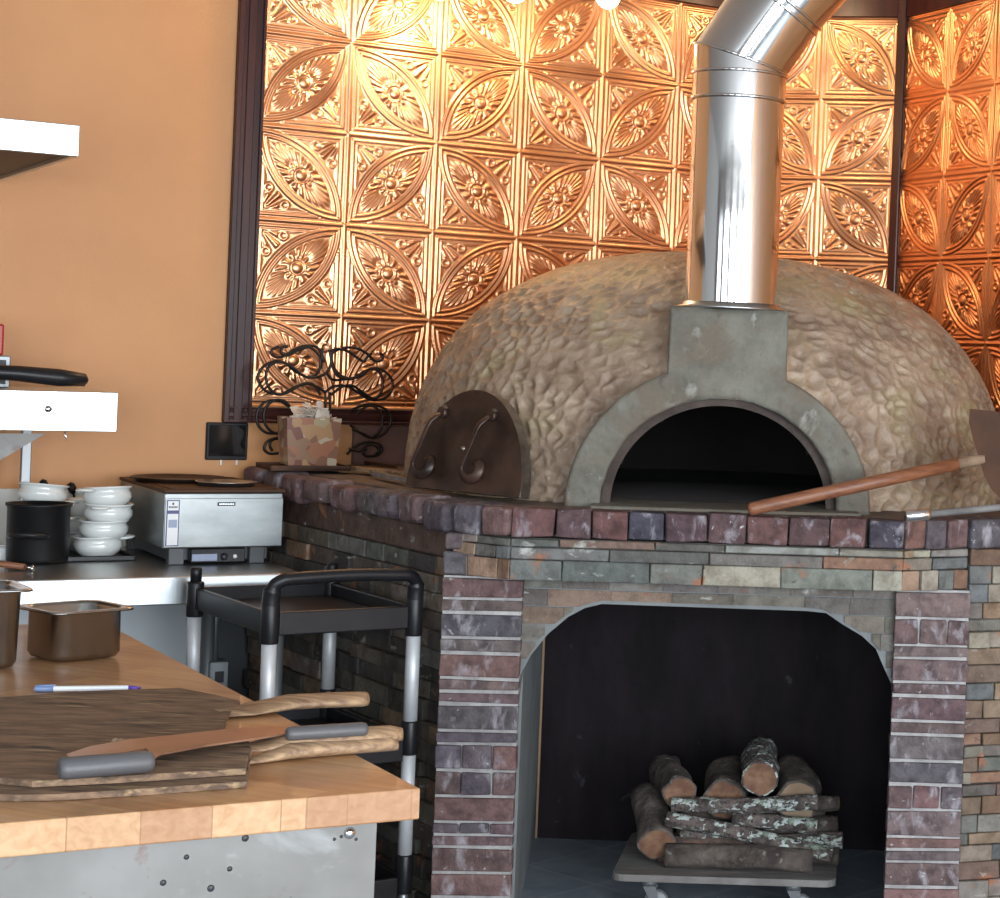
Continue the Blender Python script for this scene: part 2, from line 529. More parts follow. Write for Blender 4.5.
def tile_height(u, v, flip):
    """u, v in 0..1 inside one pattern square"""
    rib = lambda x, c, w: np.exp(-((x - c) / w) ** 2)
    u = np.where(flip, 1 - u, u)
    e = np.minimum(np.minimum(u, 1 - u), np.minimum(v, 1 - v))
    h = 1.0 * rib(e, .0, .022) + .75 * rib(e, .062, .016) + .55 * rib(e, .105, .012)
    U, V = (u - .045) / .91, (v - .045) / .91
    R1, R2 = np.hypot(U - 1, V), np.hypot(U, V - 1)
    el = 1 - np.maximum(R1, R2)
    inside = (e > .03)
    clear = np.where(el > -.03, 0.0, 1.0)
    h = np.where((el > -.02) & (e > .035), 0, h)
    h = h + inside * (1.0 * rib(el, .012, .017) + .8 * rib(el, .070, .015))
    s = (U + V - 1) / 1.41421; t = (U - V) / 1.41421
    r = np.hypot(s, t)
    rho = np.hypot(s / .50, t / .20)
    phi = np.arctan2(t / .20, s / .50)
    phr = np.arctan2(t, s)
    pet = (.5 + .5 * np.cos(22 * phi)) ** .7 * sst(.34, .55, rho) * (1 - sst(.80, 1.02, rho)) * sst(.09, .12, el)
    h = h + 1.05 * pet
    inner = (.5 + .5 * np.cos(14 * phr)) * sst(.085, .11, r) * (1 - sst(.14, .19, r)) * sst(.09, .12, el)
    h = np.maximum(h, inner * .8 + np.where(r < .19, 0, 0))
    boss = np.sqrt(np.clip(1 - (r / .070) ** 2, 0, 1)) * 1.3
    ring = .85 * rib(r, .098, .013)
    h = np.maximum(h, np.maximum(boss, ring))
    # fans in the two free corners
    for (cx, cy) in ((.985, .015), (.015, .985)):
        du, dv = np.abs(U - cx), np.abs(V - cy)
        rf = np.hypot(du, dv); psi = np.arctan2(dv, du)
        fan = (.45 + .55 * np.cos(18 * (psi - PI / 4))) * sst(.115, .15, rf) * (1 - sst(.30 + .05 * np.cos(9 * (psi - PI / 4)), .35 + .05 * np.cos(9 * (psi - PI / 4)), rf)) * (.7 + .9 * rf)
        fan = fan * (np.abs(psi - PI / 4) < .74)
        h = np.maximum(h, fan * .9 * (el < -.04) * (e > .12))
        # small leaves along the frame
        for (mu, mv) in ((.42, .055), (.055, .42)):
            d = np.hypot((du - mu) / (.10 if mu > mv else .03), (dv - mv) / (.03 if mu > mv else .10))
            h = np.maximum(h, .8 * np.clip(1 - d, 0, 1) * (el < -.03) * (e > .12))
            cu = np.hypot(du - mu * (.74 if mu > mv else 1) - (.0 if mu > mv else .06), dv - mv * (.74 if mv > mu else 1) - (.0 if mv > mu else .06))
            h = np.maximum(h, .6 * rib(cu, .045, .014) * (el < -.025) * (e > .12))
    h = h + .06 * np.sin(u * 190) * np.sin(v * 170 + 2 * np.sin(u * 60)) * (e > .12)
    return h

def cladding(name, fr, a0, a1, z0, z1, label, n=96, amp=.0062):
    step = T / n
    A = np.arange(0, int(round((a1 - a0) / step)) + 1) * step + a0
    Zs = np.arange(0, int(round((z1 - z0) / step)) + 1) * step + z0
    aa, zz = np.meshgrid(A, Zs, indexing='ij')
    ca = np.floor(aa / T + 1e-6); rr = np.floor((ZT - zz) / T - 1e-6)
    u = aa / T - ca; v = 1 - ((ZT - zz) / T - rr)
    flip = ((rr + ca) % 2) != 1
    h = tile_height(u, v, flip)
    # slight hand-hung waviness of the sheets
    wav = .0022 * np.sin(aa * 9.1 + zz * 3.3) + .0016 * np.sin(zz * 12.7 - aa * 4.1)
    off = -(.006 + amp * h + wav)
    co = np.zeros(aa.shape + (3,))
    base = np.array([fr.P.x, fr.P.y, 0]); uu = np.array(fr.u); vv = np.array(fr.v)
    co = base + aa[..., None] * uu + off[..., None] * vv + zz[..., None] * np.array([0, 0, 1.])
    na, nz = aa.shape
    org = base + uu * a0 + np.array([0, 0, z0])
    co = (co - org).reshape(-1, 3)
    idx = np.arange(na * nz).reshape(na, nz)
    q = np.stack([idx[:-1, :-1], idx[1:, :-1], idx[1:, 1:], idx[:-1, 1:]], -1).reshape(-1, 4)
    me = D.meshes.new(name)
    me.vertices.add(len(co)); me.vertices.foreach_set('co', co.astype(np.float32).ravel())
    me.loops.add(q.size); me.loops.foreach_set('vertex_index', q.astype(np.int32).ravel())
    me.polygons.add(len(q))
    me.polygons.foreach_set('loop_start', np.arange(0, q.size, 4, dtype=np.int32))
    me.polygons.foreach_set('use_smooth', np.ones(len(q), dtype=bool))
    me.update(calc_edges=True)
    me.materials.append(M['copper'])
    o = D.objects.new(name, me)
    COL.objects.link(o)
    o.location = tuple(org)
    WMAT[o.name] = Matrix.Translation(Vector(org))
    return tag(o, label, 'wall panelling')

ZB = ZT - 5 * T
cladding('copper_tin_panelling', F1, .022, 1.915, ZB, ZT, 'embossed copper tin panelling on the long wall left of the steel flue')
cladding('copper_tin_panelling', F2, -.19, .29, ZB, ZT, 'narrow strip of embossed copper panelling right of the flue, between flue and dark corner post')
cladding('copper_tin_panelling', F3, .022, 1.5, ZB, ZT, 'red-toned embossed copper panelling at the right edge, beyond the dark corner post')

# dark wood framing
def moulding(mb, fr, a0, a1, z0, z1, vertical, out=.035):
    """stepped moulding: three ridges across its width"""
    w = (a1 - a0) if vertical else (z1 - z0)
    for (p0, p1, d) in ((0, 1, .018), (0, .2, out), (.2, .30, out * .6), (.36, .66, out * .9), (.74, .86, out * .7), (.88, 1, out)):
        if vertical:
            mb.box(fr, a0 + w * p0, a0 + w * p1, -d, 0, z0, z1, bev=.002)
        else:
            mb.box(fr, a0, a1, -d, 0, z0 + w * p0, z0 + w * p1, bev=.002)
mb = MB(); moulding(mb, F1, -.068, .020, ZB - .055, ZT, True, .026)
structure('trim_1', mb, 'mahogany', 'dark red wood frame strip left of the copper panels')
mb = MB(); moulding(mb, F1, -.068, 1.90, ZB - .055, ZB - .003, False, .024)
structure('trim_2', mb, 'mahogany', 'dark wood rail under the copper panels')
mb = MB()
mb.box(F1, -.068, 1.90, -.022, 0, ZT + .002, CEIL - .002, bev=.002); mb.box(F1, -.068, 1.90, -.03, 0, ZT + .12, CEIL - .002, bev=.003)
structure('trim_3', mb, 'mahogany', 'dark wood cornice over the long wall')
mb = MB(); mb.box(F2, -.17, .29, -.022, 0, ZT + .002, CEIL - .002, bev=.002)
structure('trim_4', mb, 'mahogany', 'dark wood cornice over the diagonal wall')
mb = MB(); mb.box(F3, .03, 3.0, -.022, 0, ZT + .002, CEIL - .002, bev=.002)
structure('trim_5', mb, 'mahogany', 'dark wood cornice over the right wall')
mb = MB(); mb.box(Frame(P3, (W2 + W3) / 2), -.022, .016, -.034, .03, 1.16, CEIL - .002, bev=.003)
structure('trim_6', mb, 'mahogany', 'dark post in the corner between the two copper walls')
mb = MB(); mb.box(F1, .36, 1.92, -.018, 0, 1.16, ZB - .057, bev=.003)
structure('trim_7', mb, 'boardbrown', 'purple brown board below the panel frame')
# white splash strip behind the counter
mb = MB(); mb.box(F1, -4.5, -.30, -.012, 0, .9, 1.083, bev=.002)
structure('trim_8', mb, 'white_panel', 'white splash strip behind the counter')

mb = MB(); mb.box(F1, -1.2, .30, -.012, 0, 0, .885)  # added dark sheet, stands in for the shade under the counter
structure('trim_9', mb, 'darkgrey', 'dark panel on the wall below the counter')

# black outlet plate on the orange wall
pl = on_plane(206, 422, P1, W1); pr = on_plane(246, 460, P1, W1)
a0, _ = F1.inv(pl); a1, _ = F1.inv(pr)
t = thing('wall_switch_panel', 'small square black glass panel on the orange wall below the dark frame', 'switch panel', F1((a0 + a1) / 2, 0, pr.z), W1)
mb = MB(); mb.box(F1, a0, a1, -.012, 0, pr.z, pl.z, bev=.003); mb.build('frame', 'blackmatte', t)
mb = MB(); mb.box(F1, a0 + .008, a1 - .008, -.0145, -.0121, pr.z + .012, pl.z - .008, bev=.001); mb.build('glass_face', 'screen', t)
mb = MB()
for f in (.36, .74):
    mb.box(F1, a0 + (a1 - a0) * f, a0 + (a1 - a0) * f + .005, -.008, 0, pr.z - .016, pr.z)
mb.build('clip', 'whiteplastic', t)
# ================================================================== BRICK OVEN STAND
LZ = 1.157
A_ = Vector((-1.231, 5.113)); B_ = Vector((-1.062, 5.022)); C_ = Vector((-.050, 5.113)); D_ = Vector((.123, 5.24))
ANF = math.atan2(C_.y - B_.y, C_.x - B_.x)
FO = Frame(B_, ANF)
PURP_ = 0
SIDE = math.atan2(P1.y - A_.y, P1.x - A_.x)           # direction of the side ledge towards the long wall
LS = (Vector((P1.x, P1.y)) - A_).length
FSD = Frame(A_, SIDE)                                  # b (left of travel) points outwards on this one
RA = W1
FRT = Frame(D_, RA)
LR = .86

PURP = [(.145, .095, .095), (.12, .10, .11), (.165, .095, .092), (.14, .11, .112), (.10, .085, .10), (.16, .112, .105), (.125, .085, .088)]
FRONTC = [(.115, .055, .055), (.10, .055, .058), (.09, .050, .058), (.055, .050, .070), (.12, .052, .048), (.10, .058, .06)]
STONEC = [(.20, .175, .14), (.15, .15, .135), (.26, .18, .12), (.17, .115, .085), (.12, .135, .13), (.28, .25, .20), (.20, .12, .075), (.13, .12, .11), (.24, .22, .19)]
DARKST = [(.105, .095, .082), (.085, .078, .07), (.14, .115, .09), (.07, .066, .062), (.11, .098, .082), (.16, .135, .11)]

stand = thing('brick_oven_stand', 'brick and slate stand with an arched firewood bay, carrying the domed oven', 'oven stand', (B_.x + .5, B_.y + .5, 0), ANF)

# side wall base corner
pill_b = .085
def fa(px, b=pill_b, py=700):
    # front-frame a of a pixel on the plane at depth b
    P = FO(0, b, 0)
    w = on_plane(px, py, (P.x, P.y), ANF)
    return FO.inv(w)[0]
aL0, aL1 = fa(437), fa(519)
aR0, aR1 = fa(891), fa(967)
def zy(px, py, b=pill_b):
    P = FO(0, b, 0)
    return on_plane(px, py, (P.x, P.y), ANF).z

# ---- ledge slab
def inset(p, q, d):
    t = (q - p).normalized(); n = Vector((-t.y, t.x)); return p + n * d, q + n * d
Ein = P1 + Vector((.02, -.0)) 
poly = [FSD(LS - .03, -.085, 0), FSD(.05, -.085, 0), FO(.035, .085, 0), FO((C_ - B_).length - .03, .085, 0), FRT(.05, .085, 0), FRT(LR, .085, 0)]
Er = FRT(LR + .02, .085, 0)
poly += [F3(.06, -.05, 0), F2(-.16, -.04, 0), F1(.03, -.03, 0)]
mb = MB()
mb.prism([(p.x, p.y, LZ - .12) for p in poly], [(p.x, p.y, LZ - .004) for p in poly])
mb.build('ledge_slab', 'ledge', stand)

# ---- brick rim: rough bricks along the side, clean ones along the front
mb = MB()
x = .03; k = 0
while x < LS - .16:
    L_ = random.uniform(.155, .185)
    if x + L_ > LS - .02: break
    out = random.uniform(.0, .03)
    hh = .078 + random.uniform(-.008, .008)
    mb.box(FSD, x, x + L_ - random.uniform(.018, .045), -.10, out, LZ - hh, LZ + random.uniform(-.004, .006), col=jc(random.choice(PURP)), jit=.006, bev=.020, seg=3)
    x += L_; k += 1
# chamfer left
FCH = Frame(A_, math.atan2(B_.y - A_.y, B_.x - A_.x)); lch = (B_ - A_).length
for i in range(2):
    mb.box(FCH, lch * i / 2 + .004, lch * (i + 1) / 2 - .004, -.012, .10, LZ - .076, LZ, col=jc(PURP[i + 1]), jit=.004, bev=.010, seg=2)
mb.build('side_brick_rim', 'brick', stand)
mb = MB()
LF = (C_ - B_).length
nb = 10
ws = [random.uniform(.9, 1.1) for _ in range(nb)]; tot = sum(ws); x = 0
for i, w in enumerate(ws):
    w = w / tot * LF
    mb.box(FO, x + .0025, x + w - .0025, random.uniform(-.006, .004), .095, LZ - .073, LZ + random.uniform(-.002, .002), col=jc(FRONTC[i * 5 % 6 if i != 3 else 3]), jit=.003, bev=.005, seg=2)
    x += w
FCR = Frame(C_, math.atan2(D_.y - C_.y, D_.x - C_.x)); lcr = (D_ - C_).length
for i in range(3):
    mb.box(FCR, lcr * i / 3 + .003, lcr * (i + 1) / 3 - .003, -.004, .10, LZ - .076, LZ, col=jc([(.17, .095, .075), (.10, .085, .10), (.14, .085, .08)][i]), jit=.003, bev=.006, seg=2)
x = 0
for i in range(6):
    mb.box(FRT, x + .004, x + .16, -.006, .10, LZ - .076, LZ, col=jc(PURP[(i + 4) % 7]), jit=.004, bev=.007, seg=2)
    x += .165
mb.build('front_brick_rim', 'brick', stand)

# ---- mantle: stone-faced lintel under the bricks
ZM0 = zy(700, 588, 0)
def mant_z(py): return zy(700, py, 0)
zm_top = LZ - .077
zm0 = mant_z(586)
mb = MB()
core = [FSD(.10, -.05, 0), FSD(.01, -.02, 0), FO(.02, .016, 0), FO(LF - .02, .016, 0), FRT(.0, .02, 0), FRT(.10, .03, 0), FRT(.08, .3, 0), FO(LF - .05, .34, 0), FO(.05, .34, 0), FSD(.06, -.3, 0)]
mb.prism([(p.x, p.y, zm0 + .003) for p in core], [(p.x, p.y, zm_top) for p in core])
mb.build('lintel_core', 'darkmortar', stand)
def veneer(mb, fr, a0, a1, zs, cols, sign=1, wmin=.08, wmax=.24, dep=.03, prot=.010, gap=.003, k=.25, jit=.0015, b0=0.0):
    for (za, zb) in zip(zs, zs[1:]):
        x = a0 - random.uniform(0, .05)
        while x < a1 - .01:
            w = random.uniform(wmin, wmax)
            xa, xb = max(a0, x), min(a1, x + w)
            if a1 - xb < .035: xb = a1
            p = random.uniform(-prot, prot * .2)
            bb = sorted((b0 + sign * p, b0 + sign * dep))
            if xb - xa > .01:
                mb.box(fr, xa + gap / 2, xb - gap / 2, bb[0], bb[1], min(za, zb) + gap / 2, max(za, zb) - gap / 2, col=jc(random.choice(cols), k), jit=jit, bev=.002)
            x = xb if xb < a1 else a1
mb = MB()
hM = zm_top - zm0
zs = [zm0, zm0 + hM * .50, zm0 + hM * .80, zm_top]
veneer(mb, FO, 0, LF, zs, STONEC + [(.34, .34, .30), (.30, .32, .30), (.38, .36, .30), (.24, .13, .08), (.36, .30, .22)], prot=.005, wmin=.13, wmax=.30)
veneer(mb, FCH, 0, lch, zs, STONEC, prot=.006, wmin=.05, wmax=.12)
veneer(mb, FCR, 0, lcr, zs, STONEC, prot=.006, wmin=.05, wmax=.12)
mb.build('lintel_stone_facing', 'stone', stand)

# ---- the two brick pillars
def pillar(a0, a1, courses, depth=.034, pale=False):
    p = MB()
    p.box(FO, a0 + .004, a1 - .004, pill_b + .007, pill_b + depth, 0, zm0 - .002, mi=0)
    z = zm0 - .004
    for (zb, zt) in courses:
        splits = [0, 1]
        r = random.random()
        if (zt - zb) < .032 and r < .35: splits = [0, random.uniform(.4, .6), 1]
        elif r < .10: splits = [0, .33, .7, 1]
        for s0, s1 in zip(splits, splits[1:]):
            w = a1 - a0
            c = jc(random.choice(PURP), .2)
            p.box(FO, a0 + w * s0 + .002, a0 + w * s1 - .002, pill_b - random.uniform(0, .005), pill_b + depth + .002, zb + .0045, zt - .0045, col=c, jit=.0022, bev=.004, seg=2, mi=1)
    return p.build('brick_pillar', ['mortar', 'brick'], stand)
def courses_from(ys, px):
    z = [zy(px, y) for y in ys]
    z = [zm0 - .004] + z
    out = [(z[i + 1], z[i]) for i in range(len(z) - 1) if z[i] - z[i + 1] > .012]
    zz = z[-1]
    while zz > .02:
        h = random.choice([.03, .06, .065, .035, .062]); out.append((max(zz - h, 0), zz)); zz -= h
    return out
ysL = [480 + y / 2.147 for y in (255, 285, 340, 372, 427, 455, 482, 538, 567, 625, 680, 735, 763, 790, 845, 898)]
ysR = [560 + y / 2.656 for y in (155, 228, 262, 325, 362, 430, 465, 535, 598, 665, 738, 770, 803, 870)]
pillar(aL0, aL1, courses_from([y for y in ysL if zy(478, y) < zm0 - .02], 478))
pillar(aR0, aR1, courses_from([y for y in ysR if zy(930, y) < zm0 - .02], 930))
# upper-left shoulder brick where the pillar runs past the lintel end
mb = MB()
zz = [zy(455, y) for y in (548, 575)]
mb.box(FO, aL0 + .002, aL0 + .08, pill_b - .004, pill_b + .28, zm0 + .004, zm0 + .062, col=(.12, .11, .12), jit=.002, bev=.004)
mb.box(FO, aL0 + .004, aL0 + .06, pill_b - .002, pill_b + .28, zm0 + .066, LZ - .077, col=(.11, .085, .09), jit=.002, bev=.004)
mb.build('shoulder_brick', 'brick', stand)

# ---- header over the bay with clipped corners
hb = pill_b + .035
hpts = []
xl, xr = aL1 - .01, aR0 + .01
def hp(px, py):
    P = FO(0, hb, 0); w = on_plane(px, py, (P.x, P.y), ANF); return (FO.inv(w)[0], w.z)
low = [hp(517, 700), hp(520, 676), hp(531, 655), hp(548, 634), hp(568, 617), hp(585, 608), hp(602, 604), hp(806, 611), hp(826, 613), hp(842, 624), hp(862, 636), hp(876, 649), hp(884, 668), hp(890, 690)]
low[0] = (xl, low[0][1]); low[-1] = (xr, low[-1][1])
low = [(min(max(a, xl), xr), z) for a, z in low]
loop = [(xl, zm0 + .02)] + low + [(xr, zm0 + .02)]
mb = MB()
mb.prism([FO(a, hb, z) for a, z in loop], [FO(a, hb + .07, z) for a, z in loop])
mb.build('bay_header', 'cement_smooth', stand)
# thin stone facing on the header, clipped to the arch
def under(a):
    for (p, q) in zip(low, low[1:]):
        if p[0] <= a <= q[0] and q[0] > p[0]:
            return p[1] + (q[1] - p[1]) * (a - p[0]) / (q[0] - p[0])
    return low[-1][1]
mb = MB()
zt = zm0 + .015
rowh = .047
r = 0
while zt - rowh * r > min(z for a, z in low):
    z1 = zt - rowh * r; z0_ = z1 - rowh
    a = xl
    while a < xr - .01:
        w = min(random.uniform(.07, .2), xr - a)
        c = jc(random.choice([(.15, .13, .105), (.12, .125, .11), (.19, .13, .09), (.17, .16, .14), (.13, .115, .10)]), .2)
        n = max(1, int(w / .02)); seg = w / n
        # column slices so the piece follows the curve
        top = []; bot = []
        for i in range(n + 1):
            aa = a + seg * i; aa2 = min(max(aa, xl + .001), xr - .001)
            b = max(z0_ + .0015, under(aa2) + .010)
            if b < z1 - .006:
                top.append((aa - (0.0015 if i == n else 0), z1 - .0015)); bot.append((aa - (0.0015 if i == n else 0), b))
        if len(top) > 1:
            lp = top + bot[::-1]
            pr = random.uniform(.003, .009)
            mb.prism([FO(q[0], hb - pr, q[1]) for q in lp], [FO(q[0], hb + .01, q[1]) for q in lp], col=c)
        a += w
    r += 1
mb.build('header_stone_facing', 'stone', stand)

# ---- firewood bay: side linings, back board, roof
bl = at_z(541, 838, 0); br = at_z(897, 851, 0)
bdir = math.atan2(br.y - bl.y, br.x - bl.x)
FB = Frame((bl.x, bl.y), bdir)
LB = (Vector((br.x, br.y)) - Vector((bl.x, bl.y))).length
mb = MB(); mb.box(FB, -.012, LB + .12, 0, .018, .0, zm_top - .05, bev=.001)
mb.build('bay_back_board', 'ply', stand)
mb = MB(); mb.box(FB, -.019, -.0125, -.002, .02, .0, zm_top - .05)
mb.build('board_edge', 'plyedge', stand)
pf = FO(aL1 - .004, hb + .0715, 0)
def lining(pa, pb, th, name):
    d = (pb - pa); d.z = 0
    fr = Frame((pa.x, pa.y), math.atan2(d.y, d.x))
    m = MB(); m.box(fr, 0, d.length, min(0, th), max(0, th), 0, zm_top - .04)
    return m.build(name, 'cement_smooth', stand)
lining(pf, FB(-.02, 0, 0), .05, 'bay_side_wall')
lining(FO(aR0 + .01, hb + .0715, 0), FB(LB + .10, 0, 0), -.05, 'bay_side_wall')

# ---- slate-clad side wall running back to the long wall
zband0, zband1 = LZ - .155, LZ - .078
SWO = -.035
mb = MB(); mb.box(FSD, .0, LS - .03, -.20, SWO - .012, 0, LZ - .12)
mb.build('side_wall_core', 'darkmortar', stand)
mb = MB()
mb.box(FSD, .02, LS - .06, SWO - .03, SWO + .006, zband0, zband1, col=(.105, .066, .052), bev=.004)
mb.build('side_band', 'stone', stand)
mb = MB()
zs = [zband0 - .002]
while zs[-1] > .0:
    zs.append(max(0, zs[-1] - random.choice([.042, .05, .058, .05, .06])))
random.seed(5)
veneer(mb, FSD, -.02, LS - .05, zs, DARKST + STONEC[:3], sign=-1, prot=.016, wmin=.10, wmax=.26, b0=SWO, dep=.03)
mb.build('side_stone_facing', 'stone', stand)

# ---- right return: slate ledgestone beyond the right pillar
FRW = Frame(FO(aR1 - .005, pill_b + .02, 0), math.radians(22))
mb = MB(); mb.box(FRW, .0, .95, .012, .2, 0, LZ - .12)
mb.build('return_wall_core', 'darkmortar', stand)
mb = MB()
zs = [zm_top + .0]
while zs[-1] > 0:
    zs.append(max(0, zs[-1] - random.choice([.032, .04, .045, .05])))
veneer(mb, FRW, 0.0, .95, zs, STONEC, prot=.012, wmin=.06, wmax=.16)
mb.build('return_stone_facing', 'stone', stand)

# ================================================================== OVEN
OC = Vector((-.688, 6.205))
OANG = math.radians(7)
FOV = Frame((-.556, 5.27), OANG)      # facade frame, a to the right, b inwards
DR, DH, NEXP = .94, .745, 2.4
oven = thing('pizza_oven', 'large domed wood-fired oven in dimpled brown stucco with a grey cement mouth', 'pizza oven', (OC.x, OC.y, LZ), OANG)
OIN_A, OIN_H = .318, .302
def dome_pt(az, ph, R, H):
    c, s_ = math.cos(ph), math.sin(ph)
    r = R * max(c, 0) ** (2 / NEXP); z = H * max(s_, 0) ** (2 / NEXP)
    return Vector((OC.x + r * math.sin(az), OC.y - r * math.cos(az), LZ - .004 + z))
NA, NP = 1150, 270
def in_mouth(p, m=0.02):
    a, b = FOV.inv(p)
    if b > .75: return False
    return (a / (OIN_A + m)) ** 2 + ((p.z - LZ) / (OIN_H + m)) ** 2 < 1
phs = []
# roughly even arclength along the profile
samp = [dome_pt(0, i / 2000 * PI / 2, DR, DH) for i in range(2001)]
acc = [0]
for i in range(1, 2001): acc.append(acc[-1] + (samp[i] - samp[i - 1]).length)
j = 0
for i in range(NP + 1):
    tgt = acc[-1] * i / NP
    while j < 2000 and acc[j] < tgt: j += 1
    phs.append(j / 2000 * PI / 2)
me_pts = []
for i in range(NA):
    az = 2 * PI * i / NA
    row = []
    for ph in phs:
        p = dome_pt(az, ph, DR, DH)
        c = Vector((OC.x, OC.y, LZ + .1))
        n = (p - c).normalized()
        # lumpy hand-dabbed surface: bowls with sharp rims
        q = p * 1.0
        q = q + Vector((noise.noise(p * 9), noise.noise(p * 9 + Vector((7, 1, 3))), noise.noise(p * 9 + Vector((2, 9, 4))))) * .022
        dd, _ = noise.voronoi(Vector((q.x * 20, q.y * 20, q.z * 23)), distance_metric='DISTANCE')
        rim = dd[1] - dd[0]
        fade = .35 + .65 * min(1, max(0, (1.02 - (p.z - LZ) / DH) * 1.6))
        s2 = 2 * dd[0] / (dd[0] + dd[1] + 1e-6)
        h = -.020 * (1 - s2 ** 1.8) * (.75 + .8 * abs(noise.noise(p * 8 + Vector((3, 3, 3)))))
        h = h * fade + .004 * noise.noise(p * 5) + .002 * noise.noise(p * 30)
        row.append(p + n * h)
    me_pts.append(row)
mb = MB()
V = [[mb.bm.verts.new(p) for p in row[:-1]] for row in me_pts]
topv = mb.bm.verts.new(me_pts[0][-1])
fs = []
for i in range(NA):
    A, Bq = V[i], V[(i + 1) % NA]
    for jn in range(NP - 1):
        c = (A[jn].co + Bq[jn + 1].co) / 2
        if in_mouth(c): continue
        fs.append(mb.bm.faces.new([A[jn], Bq[jn], Bq[jn + 1], A[jn + 1]]))
    fs.append(mb.bm.faces.new([A[NP - 1], Bq[NP - 1], topv]))
mb._paint(fs, None, 0, True)
for v in [v for v in mb.bm.verts if not v.link_faces]: mb.bm.verts.remove(v)
mb.build('dome', 'dome', oven, fix=False)
# inner vault
mb = MB()
V = [[mb.bm.verts.new(dome_pt(2 * PI * i / 96, PI / 2 * k / 24, DR - .14, DH - .16)) for k in range(24)] for i in range(96)]
tv = mb.bm.verts.new(dome_pt(0, PI / 2, DR - .14, DH - .16))
fs = []
for i in range(96):
    A, Bq = V[i], V[(i + 1) % 96]
    for k in range(23):
        if in_mouth((A[k].co + Bq[k + 1].co) / 2, -.01): continue
        fs.append(mb.bm.faces.new([A[k + 1], Bq[k + 1], Bq[k], A[k]]))
    fs.append(mb.bm.faces.new([tv, Bq[23], A[23]]))
mb._paint(fs, None, 0, True)
mb.build('inner_vault', 'soot', oven, fix=False)
# hearth floor
mb = MB(); mb.lathe((OC.x, OC.y, LZ - .003), [(0, 0), (DR - .15, 0), (DR - .15, .012), (0, .012)], 48)
mb.build('hearth', 'soot', oven)

# facade: cement arch and flue block
FA, FH = .412, .395
blk0, blk1, blkz = -.152, .170, .548
def outer_r(th):
    c, s_ = math.cos(th), math.sin(th)
    r = 1 / math.sqrt((c / FA) ** 2 + (s_ / FH) ** 2)
    # block with softly flaring shoulders
    if s_ > 1e-6:
        rb = blkz / s_
        xb = rb * c
        if blk0 <= xb <= blk1: r = max(r, rb)
        else:
            lim = blk1 if c > 0 else blk0
            if abs(c) > 1e-6:
                rs = lim / c
                if rs > 0 and rs * s_ <= blkz: r = max(r, rs)
    return r
ths = sorted([PI * i / 240 for i in range(241)] + [math.atan2(blkz, blk1), math.atan2(blkz, blk0)])
NR = 14
def facade_pt(th, f, b):
    ri = 1 / math.sqrt((math.cos(th) / OIN_A) ** 2 + (math.sin(th) / OIN_H) ** 2)
    ri *= 1 + .008 * noise.noise(Vector((math.cos(th) * 9, math.sin(th) * 9, b * 20)))
    ro = outer_r(th)
    r = ri + (ro - ri) * f
    p = FOV(r * math.cos(th), b, LZ - .004 + max(0, r * math.sin(th)))
    return p
mb = MB()
rowsP = []
for th in ths:
    row = []
    row.append(facade_pt(th, 0, .40))
    row.append(facade_pt(th, 0, .20))
    row.append(facade_pt(th, 0, .02))
    for k in range(NR + 1):
        f = k / NR
        b = 0.0
        if k == 0: b = .008
        if k == NR: b = .012
        zrel = 0
        p = facade_pt(th, f, b)
        lean = max(0, (p.z - LZ - .25)) * .12
        nn = noise.noise(p * 22) * .005 + noise.noise(p * 60) * .0025
        row.append(p + FOV.v * (lean + nn))
    po = facade_pt(th, 1, .06); row.append(po + FOV.v * max(0, (po.z - LZ - .25)) * .12)
    row.append(facade_pt(th, 1, .46))
    rowsP.append(row)
mb.grid(rowsP)
mb.build('cement_mouth', 'cement', oven)
# steel arch lining the mouth
mb = MB()
rows = []
for i in range(81):
    th = PI * i / 80
    def e(aa, hh, b): return FOV(aa * math.cos(th), b, LZ + hh * math.sin(th))
    rows.append([e(OIN_A - .001, OIN_H - .001, .035), e(OIN_A - .026, OIN_H - .024, .035), e(OIN_A - .026, OIN_H - .024, .05), e(OIN_A - .012, OIN_H - .012, .055), e(OIN_A - .012, OIN_H - .012, .30), e(OIN_A - .001, OIN_H - .001, .30), e(OIN_A - .001, OIN_H - .001, .035)])
mb.grid(rows, smooth=False)
mb.build('mouth_ring', 'ring', oven)
mb = MB(); mb.box(FOV, -OIN_A - .02, OIN_A + .06, -.10, .30, LZ - .004, LZ + .006, bev=.003)
mb.build('mouth_sill', 'cement', oven)

# ================================================================== FLUE
fx = FOV((blk0 + blk1) / 2 + .004, .155, 0)
FRAD = .127
zb = LZ + blkz - .004
flue = thing('flue_pipe', 'polished steel flue pipe rising from the oven and elbowing up to the right', 'flue pipe', (fx.x, fx.y, zb))
P0 = Vector((fx.x, fx.y, zb))
zA = zb + .60
Pb = Vector((fx.x + .0, fx.y, zb + .695))
d1 = Vector((math.sin(math.radians(33)), -.04, math.cos(math.radians(33)))).normalized()
d2 = Vector((math.sin(math.radians(40)), -.06, math.cos(math.radians(40)))).normalized()
Pc = Pb + d1 * .185
Pd = Pc + d2 * .75
def ell_ring(mb, P, n_, t0, t1, r, rr):
    """torus bead where two tube pieces meet, lying in the mitre plane"""
    n_ = n_.normalized()
    e1 = Vector((0, 1, 0)); e1 = (e1 - n_ * e1.dot(n_)).normalized(); e2 = n_.cross(e1)
    st = 1 / max(.8, n_.dot(t0.normalized()))
    pts = [P + e1 * r * math.cos(a) + e2 * r * st * math.sin(a) for a in [2 * PI * k / 64 for k in range(64)]]
    mb.tube(pts, rr, 8, closed=True)
